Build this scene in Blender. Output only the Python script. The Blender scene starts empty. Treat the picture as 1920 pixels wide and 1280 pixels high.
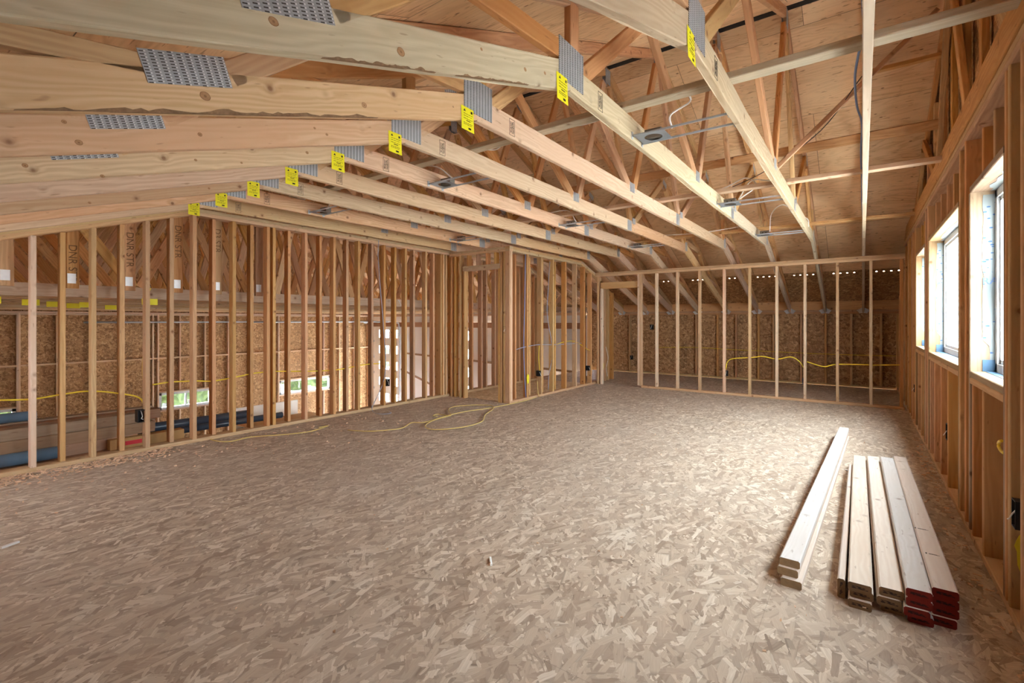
import bpy, bmesh, math, random
from mathutils import Vector, Matrix, noise
random.seed(7)
V=Vector
C=bpy.context.scene.collection
sc=bpy.context.scene

# ------------------------------------------------------------------ materials
def newmat(name):
    m=bpy.data.materials.new(name); m.use_nodes=True
    nt=m.node_tree; b=nt.nodes['Principled BSDF']; b.inputs['Roughness'].default_value=.75
    b.inputs['Specular IOR Level'].default_value=.25
    return m,nt,b
def N(nt,t,**k):
    n=nt.nodes.new(t)
    for a,v in k.items(): setattr(n,a,v)
    return n
def inp(nt,sock,val):
    if hasattr(val,'is_output') or isinstance(val,bpy.types.NodeSocket): nt.links.new(val,sock)
    else: sock.default_value=val
def M_(nt,op,a,b=0.0,c=0.0,clamp=False):
    n=N(nt,'ShaderNodeMath',operation=op); n.use_clamp=clamp
    inp(nt,n.inputs[0],a); inp(nt,n.inputs[1],b)
    if len(n.inputs)>2: inp(nt,n.inputs[2],c)
    return n.outputs[0]
def VM(nt,op,a,b):
    n=N(nt,'ShaderNodeVectorMath',operation=op); inp(nt,n.inputs[0],a); inp(nt,n.inputs[1],b); return n.outputs[0]
def MIX(nt,f,a,b,mode='MIX'):
    n=N(nt,'ShaderNodeMix',data_type='RGBA',blend_type=mode)
    inp(nt,n.inputs['Factor'],f)
    for s,v in ((n.inputs[6],a),(n.inputs[7],b)):
        if isinstance(v,tuple): s.default_value=(v[0],v[1],v[2],1)
        else: nt.links.new(v,s)
    return n.outputs[2]
def RAMP(nt,f,stops,interp='LINEAR'):
    n=N(nt,'ShaderNodeValToRGB'); n.color_ramp.interpolation=interp
    e=n.color_ramp.elements
    while len(e)<len(stops): e.new(.5)
    for i,(p,c) in enumerate(stops):
        e[i].position=p; e[i].color=(c[0],c[1],c[2],1) if isinstance(c,tuple) else (c,c,c,1)
    inp(nt,n.inputs[0],f); return n.outputs[0]
def NOISE(nt,vec,scale,detail=3,rough=.55,dist=0.0):
    n=N(nt,'ShaderNodeTexNoise'); nt.links.new(vec,n.inputs['Vector'])
    n.inputs['Scale'].default_value=scale; n.inputs['Detail'].default_value=detail
    n.inputs['Roughness'].default_value=rough; n.inputs['Distortion'].default_value=dist
    return n.outputs['Fac']
def VOR(nt,vec,scale=1,feature='F1',rnd=1.0):
    n=N(nt,'ShaderNodeTexVoronoi',feature=feature); nt.links.new(vec,n.inputs['Vector'])
    n.inputs['Scale'].default_value=scale; n.inputs['Randomness'].default_value=rnd
    return n
def MAPP(nt,vec,scale=(1,1,1),rot=(0,0,0),loc=(0,0,0)):
    n=N(nt,'ShaderNodeMapping'); nt.links.new(vec,n.inputs['Vector'])
    n.inputs['Scale'].default_value=scale; n.inputs['Rotation'].default_value=rot; n.inputs['Location'].default_value=loc
    return n.outputs[0]
def SEP(nt,v):
    n=N(nt,'ShaderNodeSeparateXYZ'); nt.links.new(v,n.inputs[0]); return n.outputs

def wood(name, light, dark, tint2=None, knots=1.0, grain=1.0, rough=.7, bark=0.0):
    """sawn lumber: grain runs along local X; each board is offset by its own random"""
    m,nt,b=newmat(name)
    tc=N(nt,'ShaderNodeTexCoord').outputs['Object']
    rnd=N(nt,'ShaderNodeObjectInfo').outputs['Random']
    off=N(nt,'ShaderNodeCombineXYZ')
    nt.links.new(M_(nt,'MULTIPLY',rnd,91.7),off.inputs[0]); nt.links.new(M_(nt,'MULTIPLY',rnd,37.3),off.inputs[1]); nt.links.new(M_(nt,'MULTIPLY',rnd,53.1),off.inputs[2])
    p=VM(nt,'ADD',tc,off.outputs[0])
    kn=VOR(nt,p,6.5)
    kd=kn.outputs['Distance']
    near=RAMP(nt,kd,[(0.0,1.0),(.16,.25),(.34,0.0)])
    warp=NOISE(nt,MAPP(nt,p,(1.1,7,7)),1.0,3)
    s=SEP(nt,p)
    ph=M_(nt,'ADD',M_(nt,'MULTIPLY',s[1],210.0),M_(nt,'MULTIPLY',s[2],160.0))
    ph=M_(nt,'ADD',ph,M_(nt,'MULTIPLY',warp,42.0))
    ph=M_(nt,'ADD',ph,M_(nt,'MULTIPLY',near,9.0))
    ring=M_(nt,'MULTIPLY_ADD',M_(nt,'SINE',ph),.5,.5)
    fine=NOISE(nt,MAPP(nt,p,(5,170,170)),1.0,2)
    g=M_(nt,'ADD',M_(nt,'MULTIPLY',ring,.42*grain),M_(nt,'MULTIPLY',fine,.45*grain))
    big=NOISE(nt,MAPP(nt,p,(.9,5,5)),1.0,2)
    col=MIX(nt,M_(nt,'SUBTRACT',g,.12,clamp=True),light,dark)
    col=MIX(nt,RAMP(nt,big,[(.42,0.0),(.62,.75)]),col,tint2 or dark)
    # board to board difference
    val=M_(nt,'MULTIPLY_ADD',rnd,.26,.86)
    hs=N(nt,'ShaderNodeHueSaturation'); nt.links.new(col,hs.inputs['Color']); nt.links.new(val,hs.inputs['Value'])
    r2=M_(nt,'FRACT',M_(nt,'MULTIPLY',rnd,17.3)); nt.links.new(M_(nt,'MULTIPLY_ADD',r2,.022,.489),hs.inputs['Hue'])
    nt.links.new(M_(nt,'MULTIPLY_ADD',M_(nt,'FRACT',M_(nt,'MULTIPLY',rnd,7.9)),.3,.85),hs.inputs['Saturation'])
    col=hs.outputs[0]
    kf=RAMP(nt,kd,[(0.0,1.0),(.055,.95),(.085,.5),(.12,.22),(.2,0.0)])
    col=MIX(nt,M_(nt,'MULTIPLY',kf,.85*knots),col,(dark[0]*.42,dark[1]*.3,dark[2]*.25))
    sp=NOISE(nt,MAPP(nt,p,(14,60,60)),1.0,1)
    col=MIX(nt,RAMP(nt,sp,[(.70,0.0),(.78,.5)]),col,(dark[0]*.6,dark[1]*.5,dark[2]*.45))
    nt.links.new(col,b.inputs['Base Color']); b.inputs['Roughness'].default_value=rough
    bp=N(nt,'ShaderNodeBump'); bp.inputs['Strength'].default_value=.15; bp.inputs['Distance'].default_value=.003
    nt.links.new(g,bp.inputs['Height']); nt.links.new(bp.outputs[0],b.inputs['Normal'])
    return m

def osb(name, cols, rot=0.0, L=11.0, W=42.0, dust=None, lines=.6, spread=.45, seams=False, stamp=False):
    m,nt,b=newmat(name)
    tc=N(nt,'ShaderNodeTexCoord').outputs['Object']
    wob=N(nt,'ShaderNodeTexNoise'); nt.links.new(tc,wob.inputs['Vector']); wob.inputs['Scale'].default_value=9
    p0=VM(nt,'ADD',tc,VM(nt,'MULTIPLY',wob.outputs['Color'],(.012,.010,0)))
    best=None;bp_=None;bd=None
    for i,a in enumerate((0.0,spread,-spread*.8,spread*2.3,-spread*2)):
        q=MAPP(nt,p0,(L*(1+.15*i),W*(1-.1*i),9),(0,0,0))
        r=MAPP(nt,p0,(1,1,1),(0,0,rot+a),(i*3.7,i*1.9,0))
        q=MAPP(nt,r,(L*(1+.2*i),W*(1-.12*i),3)) if i<4 else MAPP(nt,r,(L*2.4,W*1.5,3))
        v=VOR(nt,q,1.0); v.distance='CHEBYCHEV'
        s=N(nt,'ShaderNodeSeparateColor'); nt.links.new(v.outputs['Color'],s.inputs[0])
        tone=M_(nt,'ADD',s.outputs[1],M_(nt,'MULTIPLY',NOISE(nt,MAPP(nt,r,(14,160,3)),1.0,1),.5))
        tone=M_(nt,'MULTIPLY',tone,.72)
        pr=s.outputs[0] if i<3 else M_(nt,'MULTIPLY',s.outputs[0],.95 if i==3 else .97)
        if best is None: best,bp_,bd=tone,pr,v.outputs['Distance']
        else:
            f=M_(nt,'GREATER_THAN',pr,bp_)
            def sel(x,y):
                n=N(nt,'ShaderNodeMix',data_type='FLOAT'); nt.links.new(f,n.inputs[0]); nt.links.new(x,n.inputs[2]); nt.links.new(y,n.inputs[3]); return n.outputs[0]
            best,bp_,bd=sel(best,tone),sel(bp_,pr),sel(bd,v.outputs['Distance'])
    col=RAMP(nt,best,[(i/(len(cols)-1),c) for i,c in enumerate(cols)])
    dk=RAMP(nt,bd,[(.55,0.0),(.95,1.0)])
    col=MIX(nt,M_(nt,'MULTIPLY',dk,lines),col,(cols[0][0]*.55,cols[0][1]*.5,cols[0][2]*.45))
    if dust:
        d=NOISE(nt,tc,.7,4)
        col=MIX(nt,RAMP(nt,d,[(.3,.0),(.7,.45)]),col,dust)
        sp=VOR(nt,tc,26.0); col=MIX(nt,RAMP(nt,sp.outputs['Distance'],[(.03,.7),(.06,0.0)]),col,(.12,.08,.05))
    if stamp:
        s=SEP(nt,tc)
        fx=M_(nt,'FRACT',M_(nt,'DIVIDE',s[0],1.22)); fy=M_(nt,'FRACT',M_(nt,'DIVIDE',s[1],1.05))
        bx=M_(nt,'MULTIPLY',M_(nt,'GREATER_THAN',fx,.30),M_(nt,'LESS_THAN',fx,.42))
        by=M_(nt,'MULTIPLY',M_(nt,'GREATER_THAN',fy,.15),M_(nt,'LESS_THAN',fy,.72))
        br=N(nt,'ShaderNodeTexBrick'); nt.links.new(tc,br.inputs['Vector']); br.inputs['Scale'].default_value=22
        br.inputs['Color1'].default_value=(1,1,1,1); br.inputs['Color2'].default_value=(0,0,0,1); br.inputs['Mortar'].default_value=(0,0,0,1); br.inputs['Mortar Size'].default_value=.03
        f=M_(nt,'MULTIPLY',M_(nt,'MULTIPLY',bx,by),M_(nt,'MULTIPLY',M_(nt,'GREATER_THAN',br.outputs['Color'],.45),.55))
        col=MIX(nt,f,col,(.05,.03,.02))
    if seams:
        s=SEP(nt,tc)
        for ax,per,o in ((0,1.22,.35),(1,2.44,.9)):
            f=M_(nt,'FRACT',M_(nt,'DIVIDE',M_(nt,'ADD',s[ax],o),per))
            l=M_(nt,'LESS_THAN',f,.0018 if ax==0 else .001)
            col=MIX(nt,M_(nt,'MULTIPLY',l,.3),col,(.08,.05,.035))
    nt.links.new(col,b.inputs['Base Color']); b.inputs['Roughness'].default_value=.62
    bmp=N(nt,'ShaderNodeBump'); bmp.inputs['Strength'].default_value=.25; bmp.inputs['Distance'].default_value=.002
    nt.links.new(best,bmp.inputs['Height']); nt.links.new(bmp.outputs[0],b.inputs['Normal'])
    return m

def plywood(name,c1,c2,c3):
    m,nt,b=newmat(name)
    tc=N(nt,'ShaderNodeTexCoord').outputs['Object']
    s=SEP(nt,tc)
    # panels 2.44 along X (local) and 1.22 up the slope, each with its own offset
    py=M_(nt,'FLOOR',M_(nt,'DIVIDE',M_(nt,'ADD',s[1],40.0),1.22))
    xo=M_(nt,'ADD',s[0],M_(nt,'MULTIPLY',py,1.22))
    px=M_(nt,'FLOOR',M_(nt,'DIVIDE',xo,2.44))
    cmb=N(nt,'ShaderNodeCombineXYZ'); nt.links.new(px,cmb.inputs[0]); nt.links.new(py,cmb.inputs[1])
    wn=N(nt,'ShaderNodeTexWhiteNoise'); nt.links.new(cmb.outputs[0],wn.inputs['Vector'])
    p=VM(nt,'ADD',tc,VM(nt,'MULTIPLY',wn.outputs['Color'],(17,31,13)))
    w=NOISE(nt,MAPP(nt,p,(.7,3.2,1)),1.0,3,.5,.6)
    ph=M_(nt,'MULTIPLY',w,95.0)
    ring=M_(nt,'MULTIPLY_ADD',M_(nt,'SINE',ph),.5,.5)
    ring=M_(nt,'POWER',ring,2.0)
    fine=NOISE(nt,MAPP(nt,p,(4,90,1)),1.0,2)
    col=MIX(nt,M_(nt,'ADD',M_(nt,'MULTIPLY',ring,.45),M_(nt,'MULTIPLY',fine,.3)),c1,c2)
    big=NOISE(nt,MAPP(nt,p,(.8,1.6,1)),1.0,3)
    col=MIX(nt,RAMP(nt,big,[(.38,0.0),(.66,.7)]),col,c3)
    k=VOR(nt,MAPP(nt,p,(5,9,1)),1.0)
    col=MIX(nt,RAMP(nt,k.outputs['Distance'],[(.05,.85),(.10,0.0)]),col,(.16,.07,.03))
    st=NOISE(nt,MAPP(nt,p,(9,46,1)),1.0,2)
    col=MIX(nt,RAMP(nt,st,[(.64,0.0),(.7,.55)]),col,(c2[0]*.55,c2[1]*.45,c2[2]*.4))
    hs=N(nt,'ShaderNodeHueSaturation'); nt.links.new(col,hs.inputs['Color'])
    nt.links.new(M_(nt,'MULTIPLY_ADD',wn.outputs['Value'],.36,.80),hs.inputs['Value']); col=hs.outputs[0]
    fy=M_(nt,'FRACT',M_(nt,'DIVIDE',M_(nt,'ADD',s[1],40.0),1.22)); fx=M_(nt,'FRACT',M_(nt,'DIVIDE',xo,2.44))
    l=M_(nt,'MAXIMUM',M_(nt,'LESS_THAN',fy,.004),M_(nt,'LESS_THAN',fx,.002))
    col=MIX(nt,M_(nt,'MULTIPLY',l,.8),col,(.05,.03,.02))
    nt.links.new(col,b.inputs['Base Color']); b.inputs['Roughness'].default_value=.6
    return m

def plain(name,col,rough=.6,metal=0.0,noise_=.12,scale=20,spec=.3):
    m,nt,b=newmat(name)
    tc=N(nt,'ShaderNodeTexCoord').outputs['Object']
    n=NOISE(nt,tc,scale,3)
    nt.links.new(MIX(nt,n,tuple(min(1,c*(1+noise_)) for c in col),tuple(c*(1-noise_) for c in col)),b.inputs['Base Color'])
    b.inputs['Roughness'].default_value=rough; b.inputs['Metallic'].default_value=metal; b.inputs['Specular IOR Level'].default_value=spec
    return m

def truss_plate_mat():
    """galvanised toothed plate: rows of punched slots"""
    m,nt,b=newmat('galvanised_toothed_plate')
    tc=N(nt,'ShaderNodeTexCoord').outputs['Object']; s=SEP(nt,tc)
    fx=M_(nt,'FRACT',M_(nt,'MULTIPLY',s[0],38.0)); row=M_(nt,'FLOOR',M_(nt,'MULTIPLY',s[0],38.0))
    fy=M_(nt,'FRACT',M_(nt,'ADD',M_(nt,'MULTIPLY',s[1],110.0),M_(nt,'MULTIPLY',row,.5)))
    slot=M_(nt,'MULTIPLY',M_(nt,'LESS_THAN',M_(nt,'ABSOLUTE',M_(nt,'SUBTRACT',fx,.42)),.24),M_(nt,'LESS_THAN',fy,.36))
    lip=M_(nt,'MULTIPLY',M_(nt,'LESS_THAN',M_(nt,'ABSOLUTE',M_(nt,'SUBTRACT',fx,.78)),.10),M_(nt,'LESS_THAN',fy,.5))
    n=NOISE(nt,tc,30,2)
    base=MIX(nt,n,(.30,.31,.33),(.50,.51,.54))
    col=MIX(nt,slot,base,(.07,.06,.055)); col=MIX(nt,M_(nt,'MULTIPLY',lip,.7),col,(.85,.85,.86))
    nt.links.new(col,b.inputs['Base Color']); b.inputs['Metallic'].default_value=.35; b.inputs['Roughness'].default_value=.45
    return m

def end_paint(name,col,pr=.9):
    m,nt,b=newmat(name)
    tc=N(nt,'ShaderNodeTexCoord').outputs['Object']; s=SEP(nt,tc)
    st=NOISE(nt,MAPP(nt,tc,(3,55,160)),1.0,2)
    mk=M_(nt,'MULTIPLY',M_(nt,'LESS_THAN',M_(nt,'ABSOLUTE',s[1]),.03),M_(nt,'LESS_THAN',M_(nt,'ABSOLUTE',s[2]),.006))
    f=M_(nt,'MULTIPLY',mk,RAMP(nt,st,[(.45,0.0),(.55,pr)]))
    c=MIX(nt,NOISE(nt,tc,40,3),col,tuple(x*.6 for x in col))
    nt.links.new(MIX(nt,f,c,(.02,.01,.01)),b.inputs['Base Color'])
    return m

def wrap_mat():
    m,nt,b=newmat('white_house_wrap_blue_print')
    tc=N(nt,'ShaderNodeTexCoord').outputs['Object']
    v=VOR(nt,MAPP(nt,tc,(1,1,1),(0,0,.6)),34)
    v2=VOR(nt,MAPP(nt,tc,(1,.5,1),(0,0,.6)),44)
    f=RAMP(nt,v2.outputs['Distance'],[(.21,1.0),(.24,0.0)])
    w=NOISE(nt,tc,4,3)
    c=MIX(nt,w,(.24,.28,.29),(.33,.36,.36))
    nt.links.new(MIX(nt,f,c,(.07,.14,.30)),b.inputs['Base Color']); b.inputs['Roughness'].default_value=.5
    return m

def glass_mat():
    m=bpy.data.materials.new('clear_window_glass'); m.use_nodes=True; nt=m.node_tree; nt.nodes.clear()
    o=N(nt,'ShaderNodeOutputMaterial'); mx=N(nt,'ShaderNodeMixShader'); t=N(nt,'ShaderNodeBsdfTransparent'); g=N(nt,'ShaderNodeBsdfGlossy')
    t.inputs[0].default_value=(.95,.97,.96,1); g.inputs['Roughness'].default_value=.02
    mx.inputs[0].default_value=.04; nt.links.new(t.outputs[0],mx.inputs[1]); nt.links.new(g.outputs[0],mx.inputs[2]); nt.links.new(mx.outputs[0],o.inputs[0])
    return m

def foliage_mat():
    m,nt,b=newmat('garden_foliage')
    tc=N(nt,'ShaderNodeTexCoord').outputs['Object']
    n=NOISE(nt,tc,7,5,.7)
    nt.links.new(RAMP(nt,n,[(.3,(.01,.02,.005)),(.5,(.03,.05,.014)),(.7,(.09,.12,.04))]),b.inputs['Base Color'])
    return m

PALE=(.72,.50,.29); PALE_D=(.50,.28,.12)
M=dict(
 truss=wood('pale_fir_truss_lumber',(.74,.53,.34),(.50,.29,.15),(.66,.42,.25)),
 girder=wood('greyed_pale_fir',(.64,.51,.36),(.42,.30,.18),(.50,.40,.28)),
 web=wood('orange_fir_web_lumber',(.67,.40,.195),(.42,.20,.08),(.56,.30,.13)),
 stud=wood('fir_stud_lumber',(.68,.405,.195),(.42,.205,.08),(.56,.30,.125)),
 studwhite=wood('whitish_spruce_stud_lumber',(.76,.56,.40),(.56,.36,.22),(.68,.46,.31)),
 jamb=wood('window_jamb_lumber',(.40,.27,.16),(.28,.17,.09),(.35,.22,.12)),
 plate=wood('plate_lumber',(.68,.47,.28),(.46,.28,.14),(.56,.38,.21)),
 white=wood('planed_white_spruce',(.76,.66,.56),(.60,.46,.35),(.70,.57,.46),knots=.8,grain=.7),
 white2=wood('planed_bleached_spruce',(.66,.63,.60),(.48,.42,.36),(.60,.55,.50),knots=.8,grain=.6),
 darkwood=wood('weathered_beam_lumber',(.42,.27,.17),(.28,.16,.09),(.34,.2,.12)),
 floor=osb('osb_subfloor',[(.18,.11,.07),(.37,.27,.195),(.485,.375,.28),(.59,.475,.36),(.87,.77,.64)],rot=math.pi/2,L=7,W=40,dust=(.46,.385,.315),seams=True,lines=.85,spread=.42),
 osbclean=osb('clean_osb_sheet',[(.36,.22,.11),(.56,.39,.21),(.68,.50,.30),(.76,.59,.38),(.86,.71,.50)],rot=.3,L=11,W=34,lines=.6,spread=.9),
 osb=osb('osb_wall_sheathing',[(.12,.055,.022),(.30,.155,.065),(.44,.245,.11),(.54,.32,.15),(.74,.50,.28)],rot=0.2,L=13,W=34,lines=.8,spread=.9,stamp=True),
 ply=plywood('plywood_roof_sheathing',(.80,.52,.29),(.44,.22,.10),(.86,.62,.38)),
 gal=plain('galvanised_steel',(.50,.53,.57),.4,.25),
 galdark=plain('dull_galvanised_box',(.22,.19,.16),.45,.4),
 tooth=truss_plate_mat(),
 yellow=plain('yellow_tag_paper',(.90,.80,.02),.5,0,.04),
 ink=plain('black_ink',(.03,.025,.02),.8),
 inkbrown=plain('brown_lumber_crayon',(.22,.115,.05),.8),
 ycable=plain('yellow_cable_jacket',(.80,.58,.04),.4,0,.05),
 ycabledust=plain('dusty_yellow_cable_jacket',(.62,.46,.16),.5,0,.1),
 wcable=plain('white_cable_jacket',(.86,.82,.78),.4,0,.04),
 bcable=plain('blue_cable_jacket',(.16,.24,.48),.4,0,.05),
 gcable=plain('grey_blue_cable_jacket',(.32,.35,.44),.4,0,.05),
 kcable=plain('black_cable_jacket',(.03,.03,.035),.4),
 black=plain('black_plastic_box',(.012,.012,.014),.45),
 bluebox=plain('blue_plastic_box',(.12,.2,.34),.5),
 vinyl=plain('white_vinyl',(.66,.68,.70),.35,0,.02),
 glass=glass_mat(), wrap=wrap_mat(),
 flash=plain('blue_flashing_tape',(.10,.19,.30),.45,0,.25,12),
 green=plain('green_window_sticker',(.10,.42,.27),.5,0,.05),
 paper=plain('white_paper',(.85,.86,.84),.6,0,.03),
 door=plain('white_garage_door_panel',(.80,.77,.73),.55,0,.03,3),
 red=end_paint('red_end_paint',(.23,.020,.012)),
 endg=end_paint('brown_end_grain',(.22,.12,.055)),
 endl=end_paint('tan_end_grain',(.36,.23,.12),.05),
 redp=plain('red_plastic',(.6,.03,.04),.4),
 abs=plain('black_blue_pipe',(.05,.065,.09),.3,0,.3,5,.5),
 duct=plain('blue_grey_duct_sleeve',(.17,.26,.36),.35,.2,.2,8,.5),
 card=plain('brown_cardboard',(.48,.27,.10),.7,0,.1),
 ypaint=plain('yellow_spray_paint',(.78,.66,.03),.6,0,.1),
 dirt=plain('outdoor_gravel_ground',(.66,.63,.58),.9,0,.15,2),
 conc=plain('concrete_slab',(.42,.40,.38),.8,0,.15,3),
 leaf=foliage_mat(),
 foil=plain('shiny_galvanised_strap',(.88,.89,.90),.35,0,.1,30,.8),
 bark=plain('dark_bark_wane',(.26,.15,.08),.9,0,.6,60), knot=plain('brown_knot',(.44,.24,.115),.7,0,.3,90), knotdark=plain('dark_knot_ring',(.30,.155,.07),.8,0,.4,120),
 shav=plain('wood_shavings',(.70,.47,.31),.7,0,.35,60),
)

# ------------------------------------------------------------------ geometry helpers
WORLD={}
def link(name,me,mat=None,parent=None,mtx=None):
    o=bpy.data.objects.new(name,me); C.objects.link(o)
    if mat is not None and me is not None:
        for mm in (mat if isinstance(mat,(list,tuple)) else [mat]): me.materials.append(mm)
    mtx=mtx or Matrix()
    WORLD[o.name]=mtx
    if parent is not None:
        o.parent=parent; o.matrix_basis=WORLD[parent.name].inverted()@mtx
    else: o.matrix_basis=mtx
    return o
def thing(name,label,cat,loc=(0,0,0),group=None):
    o=link(name,None,None,None,Matrix.Translation(loc)); return tag(o,label,cat,group)
def tag(o,label,cat,group=None,kind=None):
    o['label']=label; o['category']=cat
    if group: o['group']=group
    if kind: o['kind']=kind
    return o
def struct(o,label=None):
    o['kind']='structure'
    if label: o['label']=label
    return o
def frame(p0,p1,side):
    p0,p1,side=V(p0),V(p1),V(side)
    x=(p1-p0).normalized(); z=x.cross(side).normalized(); y=z.cross(x)
    m=Matrix((x,y,z)).transposed().to_4x4(); m.translation=(p0+p1)/2
    return m,(p1-p0).length
def prism(L,w,t,ch=.004,e0=0,e1=0,wob=0):
    """board mesh centred on origin, long axis X, eased edges; e0/e1 shear the ends (m per m of y)"""
    ch=min(ch,w*.2,t*.2); hw,ht=w/2,t/2
    prof=[(-hw+ch,-ht),(hw-ch,-ht),(hw,-ht+ch),(hw,ht-ch),(hw-ch,ht),(-hw+ch,ht),(-hw,ht-ch),(-hw,-ht+ch)]
    n=max(1,int(L/.35)) if wob else 1
    vs=[];fs=[]
    for i in range(n+1):
        x=-L/2+L*i/n
        for j,(y,z) in enumerate(prof):
            dx=(e0*y*(1-i/n)+e1*y*(i/n))
            yy=y
            if wob and 0<i<n: yy=y+wob*noise.noise(V((x*3.1,j*.37+L*7,3.3)))*(1 if abs(y)>0 else 0)
            vs.append((x+dx,yy,z))
    for i in range(n):
        for j in range(8):
            a=i*8+j;b=i*8+(j+1)%8
            fs.append((a,b,b+8,a+8))
    fs.append(tuple(range(7,-1,-1))); fs.append(tuple(n*8+j for j in range(8)))
    me=bpy.data.meshes.new('board'); me.from_pydata(vs,[],fs); me.update()
    return me
def board(name,p0,p1,w,t,side,mat,parent=None,**k):
    m,L=frame(p0,p1,side)
    return link(name,prism(L,w,t,**k),mat,parent,m)
def boxbm(bm,lo,hi,mi=0):
    vs=[bm.verts.new((x,y,z)) for z in (lo[2],hi[2]) for y in (lo[1],hi[1]) for x in (lo[0],hi[0])]
    for f in ((0,2,3,1),(4,5,7,6),(0,1,5,4),(2,6,7,3),(0,4,6,2),(1,3,7,5)):
        fc=bm.faces.new([vs[i] for i in f]); fc.material_index=mi
def mesh_boxes(L):
    bm=bmesh.new()
    for q in L: boxbm(bm,*q)
    me=bpy.data.meshes.new('boxes'); bm.to_mesh(me); bm.free(); return me
def boxo(name,lo,hi,mat,parent=None,bev=0):
    lo,hi=V(lo),V(hi); c=(lo+hi)/2; h=(hi-lo)/2
    bm=bmesh.new(); boxbm(bm,-h,h)
    if bev: bmesh.ops.bevel(bm,geom=bm.edges[:],offset=bev,segments=2,affect='EDGES',profile=.5)
    me=bpy.data.meshes.new('box'); bm.to_mesh(me); bm.free()
    return link(name,me,mat,parent,Matrix.Translation(c))
def panel(name,o,ux,uy,rects,th,mat,parent=None,holes=None):
    """sheet pieces in the local XY plane: rects (x0,y0,x1,y1), thickness along local +Z"""
    ux,uy=V(ux).normalized(),V(uy).normalized(); uz=ux.cross(uy)
    m=Matrix((ux,uy,uz)).transposed().to_4x4(); m.translation=V(o)
    bm=bmesh.new()
    for (a,b,c,d) in rects: boxbm(bm,(a,b,0),(c,d,th))
    me=bpy.data.meshes.new('sheet'); bm.to_mesh(me); bm.free()
    return link(name,me,mat,parent,m)
def catmull(P,n=6):
    P=[V(p) for p in P]; out=[]
    Q=[P[0]*2-P[1]]+P+[P[-1]*2-P[-2]]
    for i in range(1,len(Q)-2):
        a,b,c,d=Q[i-1:i+3]
        for j in range(n):
            t=j/n; out.append(.5*((2*b)+(c-a)*t+(2*a-5*b+4*c-d)*t*t+(3*b-a-3*c+d)*t**3))
    out.append(P[-1]); return out
def tube(name,pts,r,mat,parent=None,sides=8,smooth=6,ry=None):
    pts=catmull(pts,smooth) if smooth and len(pts)>2 else [V(p) for p in pts]
    vs=[];fs=[];up=V((0,0,1))
    for i,p in enumerate(pts):
        d=(pts[min(i+1,len(pts)-1)]-pts[max(i-1,0)]).normalized()
        if abs(d.z)>.95 : a=d.cross(V((0,1,0))).normalized()
        else: a=d.cross(up).normalized()
        b=a.cross(d).normalized()
        for k in range(sides):
            t=2*math.pi*k/sides; vs.append(p+a*math.cos(t)*r+b*math.sin(t)*(ry or r))
    for i in range(len(pts)-1):
        for k in range(sides):
            q=i*sides;k2=(k+1)%sides
            fs.append((q+k,q+k2,q+sides+k2,q+sides+k))
    fs.append(tuple(range(sides-1,-1,-1))); fs.append(tuple((len(pts)-1)*sides+k for k in range(sides)))
    c=pts[0].copy()
    me=bpy.data.meshes.new('tube'); me.from_pydata([v-c for v in vs],[],fs); me.update()
    for f in me.polygons: f.use_smooth=True
    return link(name,me,mat,parent,Matrix.Translation(c))
def dup(root,loc,label=None,group=None,mtx=None):
    r=root.copy(); C.objects.link(r); 
    if mtx is not None: r.matrix_basis=mtx
    r.location=loc
    if label: r['label']=label
    if group: r['group']=group
    WORLD[r.name]=r.matrix_basis.copy()
    for ch in list(root.children):
        c=ch.copy(); C.objects.link(c); c.parent=r
        for g in ch.children:
            d=g.copy(); C.objects.link(d); d.parent=c
    return r
def text(name,s,size,o,ux,uy,mat,parent=None,th=.0008):
    cu=bpy.data.curves.new('txt','FONT'); cu.body=s; cu.size=size; cu.extrude=th
    tmp=bpy.data.objects.new('tmp_text',cu); C.objects.link(tmp)
    dg=bpy.context.evaluated_depsgraph_get(); me=bpy.data.meshes.new_from_object(tmp.evaluated_get(dg))
    bpy.data.objects.remove(tmp)
    ux,uy=V(ux).normalized(),V(uy).normalized()
    m=Matrix((ux,uy,ux.cross(uy))).transposed().to_4x4(); m.translation=V(o)
    return link(name,me,mat,parent,m)
ORD=['first','second','third','fourth','fifth','sixth','seventh','eighth','ninth','tenth','eleventh','twelfth','thirteenth','fourteenth','fifteenth']

# pixel -> world (for laying cables on known planes)
F_=901.6; A_=math.radians(36.05); V0=600.5; H_=1.286
FW=V((-math.sin(A_),math.cos(A_),0)); RT=V((math.cos(A_),math.sin(A_),0))
def ray(u,v): return FW+RT*((u-960)/F_)+V((0,0,1))*((V0-v)/F_)
def onX(u,v,x): d=ray(u,v); return V((0,0,H_))+d*(x/d.x)
def onY(u,v,y): d=ray(u,v); return V((0,0,H_))+d*(y/d.y)
def onZ(u,v,z): d=ray(u,v); return V((0,0,H_))+d*((z-H_)/d.z)

# ------------------------------------------------------------------ dimensions
XL,XR,YB,YE,YF=-5.68,.52,8.9,11.4,-1.05
RY,RZ,RS=5.2,4.25,.4167            # roof ridge (underside), slope
YB1,YB2,ZC,CS=2.11,8.32,2.435,.322 # flat chord from..to, its underside, scissor slope
XG,ZG=-14.8,-2.6                   # garage far wall, garage slab
def TX(k): return -.59-.6096*(k-1)
def roofz(y): return RZ-RS*abs(y-RY)
def chordz(y):
    if y<YB1: return ZC-CS*(YB1-y)
    if y>YB2: return ZC-CS*(y-YB2)
    return ZC

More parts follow.
